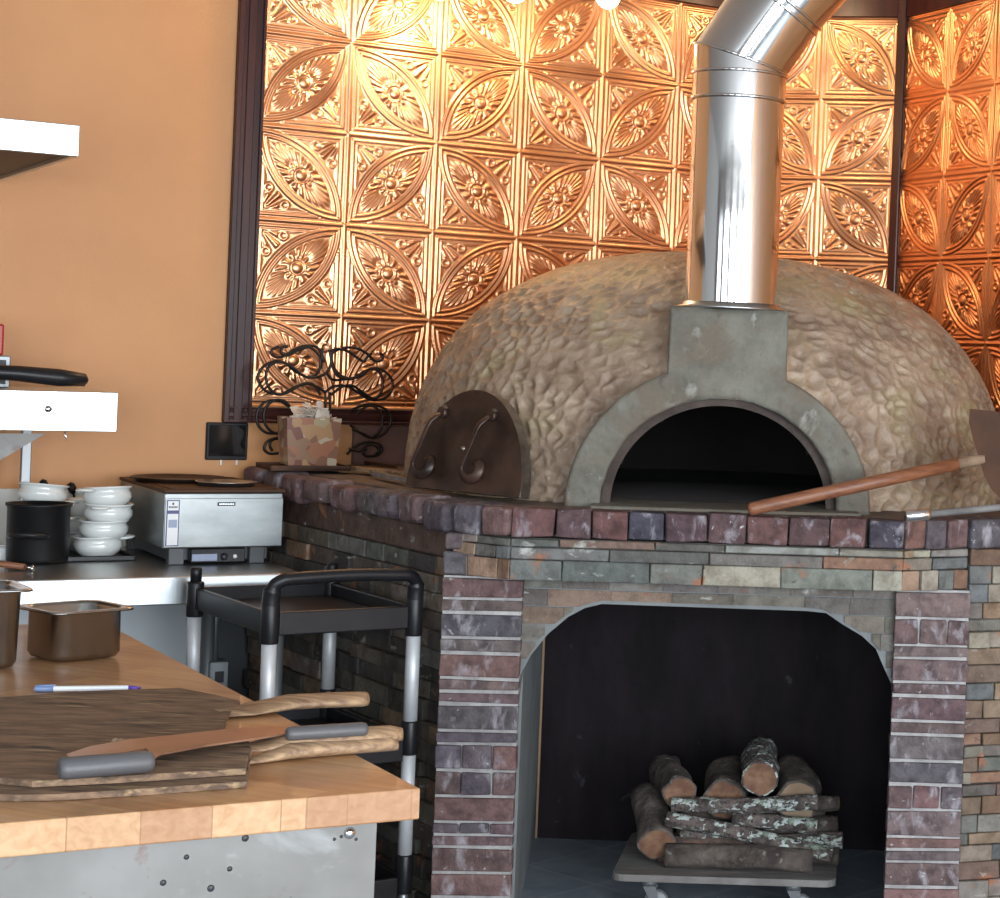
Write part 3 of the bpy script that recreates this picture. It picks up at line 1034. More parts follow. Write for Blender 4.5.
def cyl_between(mb, Pa, na, Pb_, nb_, d, r, n=72):
    """cylinder along d cut by the planes (Pa,na) and (Pb,nb)"""
    d = d.normalized(); e1 = Vector((0, 1, 0)); e1 = (e1 - d * e1.dot(d)).normalized(); e2 = d.cross(e1)
    rows = []
    for k in range(n):
        a = 2 * PI * k / n
        o = e1 * math.cos(a) * r + e2 * math.sin(a) * r
        q = Pa + o
        ta = -(q - Pa).dot(na) / d.dot(na)
        q2 = Pb_ + o
        tb = -(q2 - Pb_).dot(nb_) / d.dot(nb_)
        s0, s1 = q + d * ta, q2 + d * tb
        rows.append([s0, s0.lerp(s1, .5), s1])
    mb.grid(rows, closed_u=True)
up = Vector((0, 0, 1))
n1 = (up + d1).normalized(); n2 = (d1 + d2).normalized()
mb = MB(); cyl_between(mb, P0 + up * .01, up, Vector((fx.x, fx.y, zA - .02)), up, up, FRAD); mb.build('straight_section', 'steel_pipe', flue)
mb = MB(); cyl_between(mb, Vector((fx.x, fx.y, zA - .02)), up, Pb, n1, up, FRAD + .003); mb.build('collar_section', 'steel_pipe', flue)
mb = MB(); cyl_between(mb, Pb, n1, Pc, n2, d1, FRAD + .003); mb.build('elbow_section', 'steel_pipe', flue)
mb = MB(); cyl_between(mb, Pc, n2, Pd, d2, d2, FRAD + .002); mb.build('upper_section', 'steel_pipe', flue)
for (P, n_, t0) in ((Vector((fx.x, fx.y, zA - .02)), up, up), (Vector((fx.x, fx.y, zA + .05)), up, up), (Pb, n1, up), (Pc, n2, d1), (Pc + d2 * .02, n2, d1)):
    mb = MB(); ell_ring(mb, P, n_, t0, t0, FRAD + .004, .0045); mb.build('seam_bead', 'steel_pipe', flue)
mb = MB(); mb.lathe(P0, [(FRAD - .002, 0), (FRAD + .022, 0), (FRAD + .022, .006), (FRAD + .006, .010), (FRAD + .006, .018), (FRAD - .002, .018)], 64); mb.build('base_flange', 'steel', flue)

# ================================================================== LOOSE OVEN DOOR
mid = Vector((OC.x, OC.y)) + Vector((-.575, -.818)).normalized() * (DR + .050)
tdir = Vector((.818, -.575)).normalized()
FD = Frame(mid, math.atan2(tdir.y, tdir.x), 0)     # a runs towards the viewpoint, b outward? (left of travel)
lean = math.radians(9)
# outward normal (away from dome)
on = (Vector((mid.x, mid.y)) - Vector((OC.x, OC.y))).normalized()
def door_pt(a, h, d):
    """a along, h up the leaning plate, d out of its front face"""
    base = Vector((mid.x, mid.y, LZ + .006)) + Vector((tdir.x, tdir.y, 0)) * a
    up_ = Vector((-on.x * math.sin(lean), -on.y * math.sin(lean), math.cos(lean)))
    nn = Vector((on.x * math.cos(lean), on.y * math.cos(lean), math.sin(lean)))
    return base + up_ * h + nn * d
odoor = thing('oven_door', 'half-round dark iron oven door with two scroll handles, leaning on the dome', 'oven door', (mid.x, mid.y, LZ), 0)
DA, DHH = .232, .285
lp = [(DA * math.cos(PI * i / 48), .0 + DHH * math.sin(PI * i / 48)) for i in range(49)]
mb = MB(); mb.prism([door_pt(a, h, 0) for a, h in lp], [door_pt(a, h, .035) for a, h in lp], mi=0, side_mi=1, bev=.002)
mb.build('door_plate', ['iron', 'ironedge'], odoor)
for cx in (-.115, .085):
    mb = MB()
    # bar standing off the plate, running down and ending in a curl
    path = []
    for i in range(12):
        f = i / 11
        path.append(door_pt(cx - .0 - .055 * f, .215 - .15 * f, .012 + .030 * math.sin(min(1, f * 4) * PI / 2) + .035))
    ecx, ech = cx - .055 + .035, .065
    for i in range(1, 16):
        a = PI + i / 15 * PI * 1.45
        rr = .036 * (1 - i / 15 * .45)
        path.append(door_pt(ecx + rr * math.cos(a), ech + rr * math.sin(a), .077 - .02 * i / 15))
    mb.tube(path, .0115, 8, flat=(.45, 1.3))
    mb.tube([door_pt(cx, .215, .036), door_pt(cx, .215, .052)], .016, 10)
    h_ = mb.build('scroll_handle', 'iron', odoor)
    mb = MB(); mb.lathe(door_pt(cx, .228, .034), [(0, .012), (.006, .011), (.009, .006), (.009, 0)], 12, axis=door_pt(0, 0, 1) - door_pt(0, 0, 0)); mb.build('rivet', 'ironedge', h_)
mb = MB(); mb.lathe(door_pt(-.02, .12, .034), [(0, .008), (.006, .007), (.009, 0)], 12, axis=door_pt(0, 0, 1) - door_pt(0, 0, 0)); mb.build('rivet', 'ironedge', odoor)
# ================================================================== THINGS ON THE LEDGE
# wrought iron scroll screen
PS = F1(0, -.13, 0)
PSa = (PS.x, PS.y)
def sp(cx_, cy_):
    """point of the scroll, from its drawing (5.556 px per px, origin 240,330)"""
    return on_plane(240 + cx_ / 5.556, 330 + cy_ / 5.556, PSa, W1)
def smooth_path(pts, n=7, closed=False):
    out = []
    m = len(pts)
    for i in range(m if closed else m - 1):
        p0, p1, p2, p3 = (pts[(i - 1) % m] if closed or i > 0 else pts[0]), pts[i % m], pts[(i + 1) % m], (pts[(i + 2) % m] if closed or i + 2 < m else pts[-1])
        for k in range(n):
            t = k / n
            out.append(tuple(.5 * ((2 * b) + (-a + c) * t + (2 * a - 5 * b + 4 * c - d) * t * t + (-a + 3 * b - 3 * c + d) * t ** 3) for a, b, c, d in zip(p0, p1, p2, p3)))
    if not closed: out.append(tuple(pts[-1]))
    return out
zsc = LZ
scr = thing('iron_scroll_rack', 'black wrought iron scrollwork standing behind the mosaic candle box', 'scroll decoration', (sp(470, 600).x, sp(470, 600).y, LZ), W1)
curves = [
    [(215, 92), (178, 110), (178, 138), (210, 152), (250, 140), (300, 110), (360, 88), (420, 92), (448, 125), (470, 180)],
    [(262, 92), (232, 98), (228, 130), (262, 140), (320, 112), (380, 95), (430, 135), (445, 190), (420, 245), (370, 262), (300, 225), (240, 180), (180, 178), (120, 210), (96, 265), (125, 325), (175, 352), (235, 352), (300, 318), (370, 298), (430, 318), (470, 345)],
    [(490, 110), (500, 180), (470, 240), (410, 262), (350, 255), (290, 210), (230, 178), (170, 190), (140, 240), (150, 310), (200, 355), (260, 345), (330, 305), (390, 298), (425, 330), (440, 360)],
    [(455, 100), (455, 150), (450, 215)],
    [(770, 130), (790, 140), (785, 165), (745, 172), (700, 130), (640, 100), (570, 100), (510, 130), (515, 200), (560, 255), (620, 268), (680, 235), (740, 212), (800, 230), (842, 280), (835, 345), (790, 382), (720, 385), (650, 345), (590, 312), (520, 312), (470, 345)],
    [(725, 130), (700, 150), (680, 175), (640, 150), (585, 115), (530, 105), (500, 130), (510, 210), (545, 260), (610, 272), (670, 250), (720, 215), (765, 230), (785, 285), (775, 350), (735, 380), (680, 350), (620, 310), (560, 315), (500, 360)],
    [(480, 240), (520, 278), (590, 270)],
    [(270, 425), (210, 392), (140, 400), (95, 450), (95, 520), (140, 568), (210, 570), (262, 545)],
    [(290, 450), (240, 395), (180, 392), (132, 440), (130, 510), (165, 560), (205, 575)],
    [(610, 450), (680, 420), (760, 420), (820, 450), (838, 510), (800, 575), (730, 598), (660, 565), (610, 525)],
    [(640, 470), (700, 425), (750, 430), (785, 480), (780, 550), (730, 595), (680, 575), (620, 550)],
    [(265, 610), (200, 600), (145, 620), (128, 660), (160, 685), (215, 680), (238, 655), (225, 632)],
    [(268, 640), (225, 605), (180, 610), (165, 640), (180, 672)],
    [(590, 690), (650, 640), (710, 622), (765, 630), (785, 665), (760, 695), (700, 700), (680, 680), (700, 660)],
    [(600, 660), (660, 672), (700, 640), (740, 640), (765, 665), (745, 690)],
    [(500, 345), (500, 480), (500, 740)],
    [(470, 345), (472, 480), (470, 740)],
]
for i, c in enumerate(curves):
    mb = MB()
    P_ = [sp(x, y) + F1.v * (-.006 * (i % 3)) for x, y in smooth_path(c)]
    mb.tube(P_, .0047 if i < 15 else .004, 7)
    mb.build('iron_scroll', 'wroughtiron', scr)
mb = MB()
f0 = sp(485, 735)
fr = Frame((f0.x, f0.y), W1)
mb.box(fr, -.11, .11, -.012, .012, LZ + .001, LZ + .012, bev=.002)
mb.box(fr, -.11, -.09, -.05, .05, LZ + .001, LZ + .010, bev=.002)
mb.box(fr, .09, .11, -.05, .05, LZ + .001, LZ + .010, bev=.002)
mb.build('foot', 'wroughtiron', scr)

# tray and mosaic candle box
tc = at_z(306, 459, LZ + .012)
tc = on_plane(303, 459, (F1(0, -.27, 0).x, F1(0, -.27, 0).y), W1)
FT = Frame((tc.x, tc.y), W1 - .05)
tray = MB()
tray.box(FT, -.125, .125, -.10, .085, LZ + .006, LZ + .016, bev=.002)
for (a0, a1, b0, b1) in ((-.125, .125, -.10, -.094), (-.125, .125, .079, .085), (-.125, -.119, -.10, .085), (.119, .125, -.10, .085)):
    tray.box(FT, a0, a1, b0, b1, LZ + .006, LZ + .022, bev=.001)
tag(tray.build('serving_tray', 'copperblade', origin=(tc.x, tc.y, LZ)), 'small flat brown tray under the mosaic candle box at the wall end of the ledge', 'tray')
cb = thing('mosaic_candle_box', 'square amber mosaic glass box filled with crumpled paper, on the ledge tray', 'candle holder', (tc.x, tc.y, LZ + .016), W1)
zb0 = LZ + .0165
mb = MB()
mcs = [(.42, .19, .09), (.52, .36, .20), (.30, .11, .07), (.50, .44, .30), (.36, .24, .12), (.58, .48, .36), (.24, .12, .10)]
Hc = .150
FC = Frame((FT(.015, 0, 0).x, FT(.015, 0, 0).y), W1 - .05)
def wallpt(side, s, z):
    """trapezoid walls: wider at the top"""
    w = .082 + .014 * (z / Hc)
    d = .060 + .010 * (z / Hc)
    return {0: (s * w, -d), 1: (w, s * d), 2: (-s * w, d), 3: (-w, -s * d)}[side]
def sq(w, d, z): return [FC(a, b, z) for a, b in ((-w, -d), (w, -d), (w, d), (-w, d))]
loops = [sq(.075, .055, zb0 + .004), sq(.080, .059, zb0 + .004 + Hc * .5), sq(.085, .063, zb0 + .004 + Hc), sq(.081, .059, zb0 + .004 + Hc), sq(.071, .052, zb0 + .012)]
V_ = [[mb.bm.verts.new(p) for p in r] for r in loops]
fs = [mb.bm.faces.new([A[k], A[(k + 1) % 4], Bq[(k + 1) % 4], Bq[k]]) for A, Bq in zip(V_, V_[1:]) for k in range(4)]
mb._paint(fs, None, 0, False)
mb.build('mosaic_wall', 'mosaic', cb)
mb = MB(); mb.box(FC, -.073, .073, -.053, .053, zb0, zb0 + .012, bev=.002); mb.build('box_base', 'iron', cb)
random.seed(21)
mb = MB()
mb.box(FC, -.070, .070, -.051, .051, zb0 + .0125, zb0 + .135)
for i in range(60):
    a, b = random.uniform(-.06, .065), random.uniform(-.045, .045)
    h = max(0, .055 * (1 - ((a - .0) / .07) ** 2))
    c0 = FC(a, b, zb0 + .132 + random.uniform(0, h))
    R_ = Matrix.Rotation(random.uniform(0, 6.3), 3, 'Z') @ Matrix.Rotation(random.uniform(-1.2, 1.2), 3, 'X')
    w, l = random.uniform(.006, .013), random.uniform(.015, .034)
    pts = [c0 + R_ @ Vector((x, y + random.uniform(-.003, .003), random.uniform(-.004, .004))) for x, y in ((-w, -l), (w, -l), (w * .8, 0), (w, l), (-w, l), (-w * 1.1, 0))]
    up_ = R_ @ Vector((0, 0, .0025))
    mb.prism(pts, [p + up_ for p in pts])
mb.build('crumpled_paper', 'paper', cb)

# wood scraps between the tray and the loose door
for i, (px0, py0, px1, py1, w, lab) in enumerate(((352, 468, 408, 474, .028, 'long pale wood splinter lying on the brick ledge, nearest its edge'),
                                             (358, 461, 396, 467, .018, 'short brown wood chip lying behind the pale splinter on the ledge'),
                                             (372, 473, 414, 482, .016, 'thin grey wood stick lying against the foot of the loose oven door'))):
    a = at_z(px0, py0, LZ + .012); b = at_z(px1, py1, LZ + .012)
    d = (b - a); d.z = 0
    fr = Frame((a.x, a.y), math.atan2(d.y, d.x))
    mb = MB()
    n = 9
    lo, hi = [], []
    for k in range(n + 1):
        f = k / n
        ww = w * (.25 + .75 * math.sin(PI * min(1, f * 1.1 + .05))) + random.uniform(-.003, .003)
        lo.append(fr(d.length * f, -ww, 0)); hi.append(fr(d.length * f, ww * .7, 0))
    lp = lo + hi[::-1]
    zz = LZ + .0065
    mb.prism([(p.x, p.y, zz) for p in lp], [(p.x, p.y, zz + .012) for p in lp], bev=.002)
    tag(mb.build('wood_scrap', ['handlewood', 'copperblade', 'greyboard'][i], origin=(a.x, a.y, zz)), lab, 'wood scrap', 'wood scraps on the ledge')

# copper-bladed peel leaning across the right of the dome
h0 = at_y(748, 511, 5.035); h0.z = max(h0.z, LZ + .019)
h1 = at_y(958, 464, 5.16)
pe = thing('metal_pizza_peel', 'peel with red-brown round handle and copper blade, propped across the ledge before the mouth', 'pizza peel', (h0.x, h0.y, LZ), 0)
dr = (h1 - h0).normalized()
L_ = (h1 - h0).length
mb = MB(); mb.tube([h0, h0 + dr * .004, h0 + dr * .01, h0 + dr * (L_ * .5), h1], [.010, .0155, .0175, .018, .0165], 16); mb.build('handle', 'redwood', pe)
h2 = at_y(985, 459, 5.17)
mb = MB(); mb.tube([h1 - dr * .004, h1 + dr * .05, h2], [.015, .0145, .010], 14); mb.tube([h1 + dr * .03 + Vector((0, -.012, 0)), h1 + dr * .03 + Vector((0, -.019, 0))], .006, 8); mb.build('ferrule', 'cutpale', pe)
bl_pts = [(970, 409), (985, 410), (1040, 418), (1085, 440), (1105, 480), (1080, 508), (1035, 512), (1003, 500), (992, 490), (984, 476), (979, 458), (973, 440), (969, 422)]
mb = MB()
q0 = [at_y(x, y, 5.19 + (548 - y) * .0006) for x, y in bl_pts]
mb.prism(q0, [p + Vector((0, .004, 0)) for p in q0], bev=.001)
mb.build('blade', 'copperblade', pe)
# second, steel-capped tool
g0 = at_y(905, 517, 5.06); g1 = at_y(1075, 500, 5.17)
g0.z = max(g0.z, LZ + .016)
pt = thing('steel_tool', 'slim tool with a steel end cap lying on the front bricks, under the copper-bladed peel', 'oven tool', (g0.x, g0.y, LZ), 0)
dg = (g1 - g0).normalized()
mb = MB(); mb.tube([g0, g0 + dg * .003, g0 + dg * .06, g0 + dg * .068], [.013, .0155, .0155, .011], 16); mb.build('end_cap', 'chrome', pt)
mb = MB(); mb.tube([g0 + dg * .068, g1], [.009, .010], 12); mb.build('shaft', 'greyboard', pt)

# ================================================================== FIREWOOD DOLLY
z0d = .128
dl, dr_, db = at_z(611, 874, z0d), at_z(836, 881, z0d), at_z(637, 838, z0d)
DA_ = math.atan2(dr_.y - dl.y, dr_.x - dl.x)
FDl = Frame((dl.x, dl.y), DA_)
WD = (dr_ - dl).length; DD = .50
dolly = thing('furniture_dolly', 'low grey plywood dolly on castors in the firewood bay, loaded with logs', 'dolly', FDl(WD / 2, DD / 2, 0), DA_)
mb = MB()
lp = []
for (cx_, cy_, a0) in ((WD - .035, .035, -PI / 2), (WD - .035, DD - .035, 0), (.035, DD - .035, PI / 2), (.035, .035, PI)):
    for k in range(5):
        a = a0 + k / 4 * PI / 2
        lp.append((cx_ + .035 * math.cos(a), cy_ + .035 * math.sin(a)))
mb.prism([FDl(a, b, z0d - .02) for a, b in lp], [FDl(a, b, z0d) for a, b in lp], bev=.002)
mb.build('deck_board', 'greyboard', dolly)
for (a, b) in ((.10, .07), (WD - .12, .07), (.10, DD - .07), (WD - .12, DD - .07)):
    mb = MB()
    mb.box(FDl, a - .05, a + .05, b - .035, b + .035, z0d - .026, z0d - .0205, bev=.001)
    mb.lathe(FDl(a, b, z0d - .045), [(.0, 0), (.022, 0), (.025, .018), (0, .018)], 16)
    c = mb.build('castor', 'castorgrey', dolly)
    mb = MB()
    for s_ in (-1, 1):
        mb.prism([FDl(a - .016, b + s_ * .020, z0d - .045), FDl(a + .020, b + s_ * .020, z0d - .045), FDl(a + .030, b + s_ * .020, .03), FDl(a + .012, b + s_ * .020, .03)],
                 [FDl(a - .016, b + s_ * .016, z0d - .045), FDl(a + .020, b + s_ * .016, z0d - .045), FDl(a + .030, b + s_ * .016, .03), FDl(a + .012, b + s_ * .016, .03)])
    mb.box(FDl, a - .014, a + .018, b - .0205, b + .0205, z0d - .049, z0d - .044)
    mb.build('fork', 'castorgrey', c)
    mb = MB(); mb.lathe(FDl(a + .020, b - .014, .0375), [(0, 0), (.030, 0), (.0365, .006), (.0365, .022), (.030, .028), (0, .028)], 24, axis=FDl.v); mb.build('wheel', 'castorgrey', c)

def log(p0, p1, r, mats, label, seed, r2=None, lump=.16, facets=16, split=None):
    """a length of wood with noisy bark and sawn ends"""
    random.seed(seed)
    p0, p1 = Vector(p0), Vector(p1)
    L = (p1 - p0).length; d = (p1 - p0).normalized()
    h = Vector((0, 0, 1)) if abs(d.z) < .8 else Vector((0, 1, 0))
    e1 = (h - d * h.dot(d)).normalized(); e2 = d.cross(e1)
    n = 14; r2 = r2 or r
    mb = MB()
    rings = []
    off = Vector((seed * 3.1, seed * 1.7, 0))
    for i in range(n + 1):
        f = i / n
        cen = p0 + d * (L * f) + (e1 * noise.noise(off + Vector((f * 2, 0, 0))) + e2 * noise.noise(off + Vector((f * 2, 5, 0)))) * r * .35
        ring = []
        for k in range(facets * 2):
            a = PI * k / facets
            q = Vector((math.cos(a), math.sin(a), f * L / r * .35))
            rr = (r + (r2 - r) * f) * (1 + lump * noise.noise(q * 1.3 + off) + lump * .35 * noise.noise(q * 5 + off))
            if split is not None:                       # flat split face
                c = math.cos(a - split)
                if c > .35: rr = min(rr, (r * .35) / c)
            ring.append(mb.bm.verts.new(cen + e1 * math.cos(a) * rr + e2 * math.sin(a) * rr))
        rings.append(ring)
    m = facets * 2
    fs = []; sp_ = []
    for A, Bq in zip(rings, rings[1:]):
        for k in range(m):
            f = mb.bm.faces.new([A[k], A[(k + 1) % m], Bq[(k + 1) % m], Bq[k]])
            a = PI * (k + .5) / facets
            (sp_ if split is not None and math.cos(a - split) > .38 else fs).append(f)
    mb._paint(fs, None, 0, True)
    mb._paint(sp_, None, 1, False)
    for ring, s_ in ((rings[0], -1), (rings[-1], 1)):
        c = mb.bm.verts.new(sum((v.co for v in ring), Vector()) / m + d * s_ * .001)
        inn = [mb.bm.verts.new(c.co.lerp(v.co, .90) + d * s_ * .002) for v in ring]
        ff = [mb.bm.faces.new([ring[k], ring[(k + 1) % m], inn[(k + 1) % m], inn[k]]) for k in range(m)]
        fc = [mb.bm.faces.new([inn[k], inn[(k + 1) % m], c]) for k in range(m)]
        mb._paint(ff, None, 0, False)
        mb._paint(fc, None, 1, False)
    o = mb.build('firewood_log', mats, origin=(p0 + p1) / 2)
    return tag(o, label, 'firewood log', 'firewood logs on the dolly')

def dpt(cx_, cy_, b):
    """pixel in the dolly crop (620,730 origin, x4.167) at depth b behind the deck front"""
    P = FDl(0, b, 0)
    return on_plane(620 + cx_ / 4.167, 730 + cy_ / 4.167, (P.x, P.y), DA_)
ZD = z0d
def lz(p, z):
    p = Vector(p); p.z = z; return p
# depth (b) and crop-pixel axis ends for the front stack
log(lz(dpt(190, 560, .085), ZD + .036), lz(dpt(800, 565, .085), ZD + .036), .0335, ['bark', 'cutwood'], 'thick dark-barked log lying along the front of the dolly, lowest in the stack', 1)
log(dpt(165, 500, .150), dpt(690, 508, .150), .038, ['barkred', 'greencut'], 'log with a green left end and torn reddish bark, just above the lowest front log', 2, lump=.22)
log(dpt(255, 432, .140), dpt(520, 447, .145), .0165, ['lichen', 'cutwood'], 'short thin lichen-spotted stick, wedged above the green-ended log', 3)
log(dpt(197, 362, .112), dpt(880, 520, .105), .0215, ['lichen', 'cutpale'], 'long lichen-covered log slanting down to the right with a pale split end', 4)
log(dpt(470, 372, .150), dpt(818, 402, .150), .0215, ['lichen', 'cutwood'], 'lichen-covered log on the right half of the stack, under the topmost horizontal log', 5)
log(dpt(218, 315, .135), dpt(822, 308, .135), .0215, ['lichen', 'cutwood'], 'pale lichen-covered log lying topmost along the front of the stack', 6)
log(dpt(640, 300, .215), dpt(908, 304, .185), .0215, ['bark', 'cutpale'], 'dark-barked stick poking out right behind the topmost front log', 7)
log(dpt(560, 465, .185), dpt(925, 468, .170), .024, ['lichen', 'cutpale'], 'lichen-spotted log showing only its right end beyond the slanting log', 8)
log(dpt(600, 400, .22), dpt(905, 398, .215), .026, ['bark', 'cutwood'], 'dark log filling the right side of the stack, below the poking stick', 9)
log(lz(dpt(560, 560, .185), ZD + .030), lz(dpt(905, 566, .165), ZD + .028), .026, ['bark', 'cutpale'], 'low dark log at the right end, its pale end beside the dolly edge', 10)
# hidden support rows behind
log(lz(dpt(240, 500, .25), ZD + .046), lz(dpt(840, 500, .25), ZD + .046), .044, ['bark', 'cutwood'], 'thick log in the middle row, mostly hidden behind the lichen-covered front logs', 11)
log(lz(dpt(260, 400, .275), ZD + .128), lz(dpt(850, 400, .275), ZD + .128), .040, ['bark', 'cutwood'], 'thick upper-tier log hidden behind the front stack and under the end-on logs', 12)
# end-on logs on top, pointing at the viewer
def endlog(cx_, cy_, b, r, Ln, mats, label, seed, skew=0.0, rise=.02, **k):
    p = dpt(cx_, cy_, b)
    q = p + FDl.v * Ln * math.cos(skew) + FDl.u * Ln * math.sin(skew) + Vector((0, 0, rise))
    return log(p, q, r, mats, label, seed, **k)
endlog(258, 268, .165, .048, .26, ['bark', 'cutwood'], 'leftmost end-on log on top of the stack, its cut face on the front row', 13, skew=-.30, rise=.02)
endlog(432, 296, .20, .058, .26, ['bark', 'cutwood'], 'broad end-on log second from left on top, cut face mostly hidden', 14, skew=-.05, rise=.03)
endlog(577, 206, .15, .051, .26, ['lichen', 'cutwood'], 'end-on log with the highest round cut face, middle of the stack top', 15, skew=-.03, rise=.03)
endlog(748, 296, .20, .062, .26, ['bark', 'cutpale'], 'broad grey-barked end-on log on the right of the stack top', 16, skew=-.12, rise=.03)
log(lz(dpt(150, 455, .09), ZD + .062), dpt(120, 300, .33) + Vector((0, 0, .02)), .050, ['bark', 'cutwood'], 'big log leaning against the left side of the stack, brown cut face forward', 17)

# ================================================================== UTILITY CART
k_ = .957
N_L = Vector((-1.704 * k_, 5.129 * k_)); N_R = Vector((-1.379 * k_, 5.324 * k_))
CA = math.radians(39)
N_L = N_L + Vector((-.004, 0))
FCt = Frame(N_L, CA)
CW = .385; CD = .56
ZTR = .88
cart = thing('utility_cart', 'black plastic utility cart with aluminium posts, parked beside the stone oven base', 'utility cart', FCt(CW / 2, CD / 2, 0), CA)
for nm, z in (('top_tray', ZTR), ('middle_tray', .53), ('bottom_tray', .165)):
    mb = MB()
    w0, w1 = .012, .012
    mb.box(FCt, w0, CW - w0, .01, CD - .01, z - .045, z - .035, bev=.002)
    for (a0, a1, b0, b1) in ((w0 + .008, CW - w0 - .008, -.012, .006), (w0 + .008, CW - w0 - .008, CD - .006, CD + .012), (-.006, .010, .015, CD - .015), (CW - .010, CW + .006, .015, CD - .015)):
        mb.box(FCt, a0, a1, b0, b1, z - .060, z, bev=.004, seg=2)
    mb.build(nm, 'blackplastic', cart)
for (a, b, near) in ((0, 0, 1), (CW, 0, 1), (0, CD, 0), (CW, CD, 0)):
    mb = MB()
    segs = ((.215, .495), (.565, .82)) 
    for (z0, z1) in segs: mb.lathe(FCt(a, b, z0), [(0, 0), (.0185, 0), (.0185, z1 - z0), (0, z1 - z0)], 20)
    po = mb.build('post', 'alu', cart)
    for (z0, z1) in ((.12, .222), (.486, .575), (.80, .895 if not near else .90)):
        mb = MB()
        mb.lathe(FCt(a, b, z0), [(0, 0), (.021, 0), (.0225, .004), (.0225, z1 - z0 - .004), (.021, z1 - z0), (0, z1 - z0)], 20)
        mb.build('post_joint', 'blackplastic', po)
    if not near:
        mb = MB(); mb.lathe(FCt(a, b, .895), [(0, 0), (.015, 0), (.015, .035), (.011, .04), (0, .04)], 14); mb.build('post_cap', 'blackplastic', po)
    mb = MB()
    mb.lathe(FCt(a, b, .083), [(0, 0), (.012, 0), (.012, .045), (0, .045)], 12)
    for s_ in (-1, 1): mb.box(FCt, a - .010, a + .022, b + s_ * .018 - .0015, b + s_ * .018 + .0015, .03, .088)
    mb.box(FCt, a - .012, a + .022, b - .019, b + .019, .080, .088, bev=.001)
    c = mb.build('castor_fork', 'galv', cart)
    mb = MB(); mb.lathe(FCt(a + .010, b - .014, .042), [(0, 0), (.036, 0), (.042, .005), (.042, .023), (.036, .028), (0, .028)], 24, axis=FCt.v); mb.build('wheel', 'rubber', c)
# hoop handle over the near end
zh = .962
hp_ = [(0, 0, .885), (0, -.002, .92), (.004, -.008, zh - .016), (.022, -.014, zh - .002), (.05, -.016, zh + .002), (CW * .5, -.016, zh + .006), (CW - .05, -.016, zh + .002), (CW - .022, -.014, zh - .002), (CW - .004, -.008, zh - .016), (CW, -.002, .92), (CW, 0, .885)]
hp_ = smooth_path(hp_, 5)
mb = MB(); mb.tube([FCt(*p) for p in hp_], [.0215 if (i < 9 or i > len(hp_) - 10) else .0165 for i in range(len(hp_))], 14)
mb.build('handle', 'blackplastic', cart)
# ================================================================== STEEL COUNTER
CF = at_z(0, 581, .9)
n_out = F1.inv(CF)[1]                      # negative: distance in front of the wall
CB = n_out
aE = F1.inv(at_z(300, 572, .9))[0]
# right end stops short of the stone base
aE = min(aE, F1.inv(FSD(.95, -.0, 0))[0] - .02)
aS = -2.6
ctr = thing('steel_counter', 'long stainless steel work counter along the orange wall', 'counter', F1((aS + aE) / 2, CB / 2, 0), W1)
mb = MB()
mb.box(F1, aS, aE, CB, -.014, .886, .900, bev=.003)
mb.build('counter_top', 'steel', ctr)
mb = MB(); mb.box(F1, aS, aE, CB - .004, CB + .012, .822, .8995, bev=.003, seg=2); mb.build('front_apron', 'steel_apron', ctr)
mb = MB(); mb.box(F1, aS, aE - .02, CB + .08, -.05, .27, .285, bev=.002); mb.build('under_shelf', 'galv', ctr)
for a in (aS + .05, -1.25, aE - .05):
    for b in (CB + .06, -.07):
        mb = MB(); mb.lathe(F1(a, b, .0), [(0, 0), (.014, 0), (.020, .03), (.020, .886), (0, .886)], 16); mb.build('leg', 'galv', ctr)
mb = MB(); mb.box(F1, aS, aE - .03, -.045, -.030, .29, .88); mb.build('back_panel', 'galv', ctr)
# conduit and box on the wall under the counter
cp = on_plane(216, 672, (F1(0, -.06, 0).x, F1(0, -.06, 0).y), W1)
ca = F1.inv(cp)[0]
cd = thing('electrical_conduit', 'grey conduit ending in a small outlet box, low behind the cart', 'conduit', F1(ca, -.075, .45), W1)
mb = MB(); mb.tube([F1(ca - .008, -.062, cp.z), F1(ca - .008, -.062, .88)], .011, 10); mb.build('pipe', 'galv', cd)
mb = MB(); mb.box(F1, ca - .032, ca + .030, -.10, -.046, cp.z - .06, cp.z + .04, bev=.004); bx_ = mb.build('outlet_box', 'galv', cd)
mb = MB(); mb.box(F1, ca - .014, ca + .014, -.1015, -.1002, cp.z - .028, cp.z + .008, bev=.001); mb.build('socket', 'ink', bx_)

# ---- stainless countertop warmer
zt_, zb_ = 1.118, .950
q0 = at_z(165, 491, zt_); q1 = at_z(281, 490, zt_)
wa0, wb0 = F1.inv(q0); wa1, _ = F1.inv(q1)
wa1 = max(wa1, wa0 + .33)
wd = min(-.04 - wb0, .60)
FW = Frame((q0.x, q0.y), W1)
WWD = wa1 - wa0
wm = thing('countertop_warmer', 'stainless box warmer with a small control panel, at the right end of the counter', 'food warmer', FW(WWD / 2, wd / 2, .9), W1)
mb = MB(); mb.box(FW, 0, WWD, .004, wd, zb_, zt_ - .006, bev=.004, seg=2); mb.build('housing', 'steel_soft', wm)
mb = MB(); mb.box(FW, .002, WWD - .002, -.002, .0035, zb_ + .004, zt_ - .022, bev=.001); fr_ = mb.build('front_panel', 'steel_soft', wm)
mb = MB()
mb.box(FW, -.003, WWD + .003, -.004, wd + .002, zt_ - .0055, zt_ + .004, bev=.002)
mb.box(FW, .02, WWD - .02, .02, wd - .02, zt_ + .0045, zt_ + .006)
mb.build('lid_rim', 'copperblade', wm)  # brown reflection on the steel lid, painted as the rim's colour
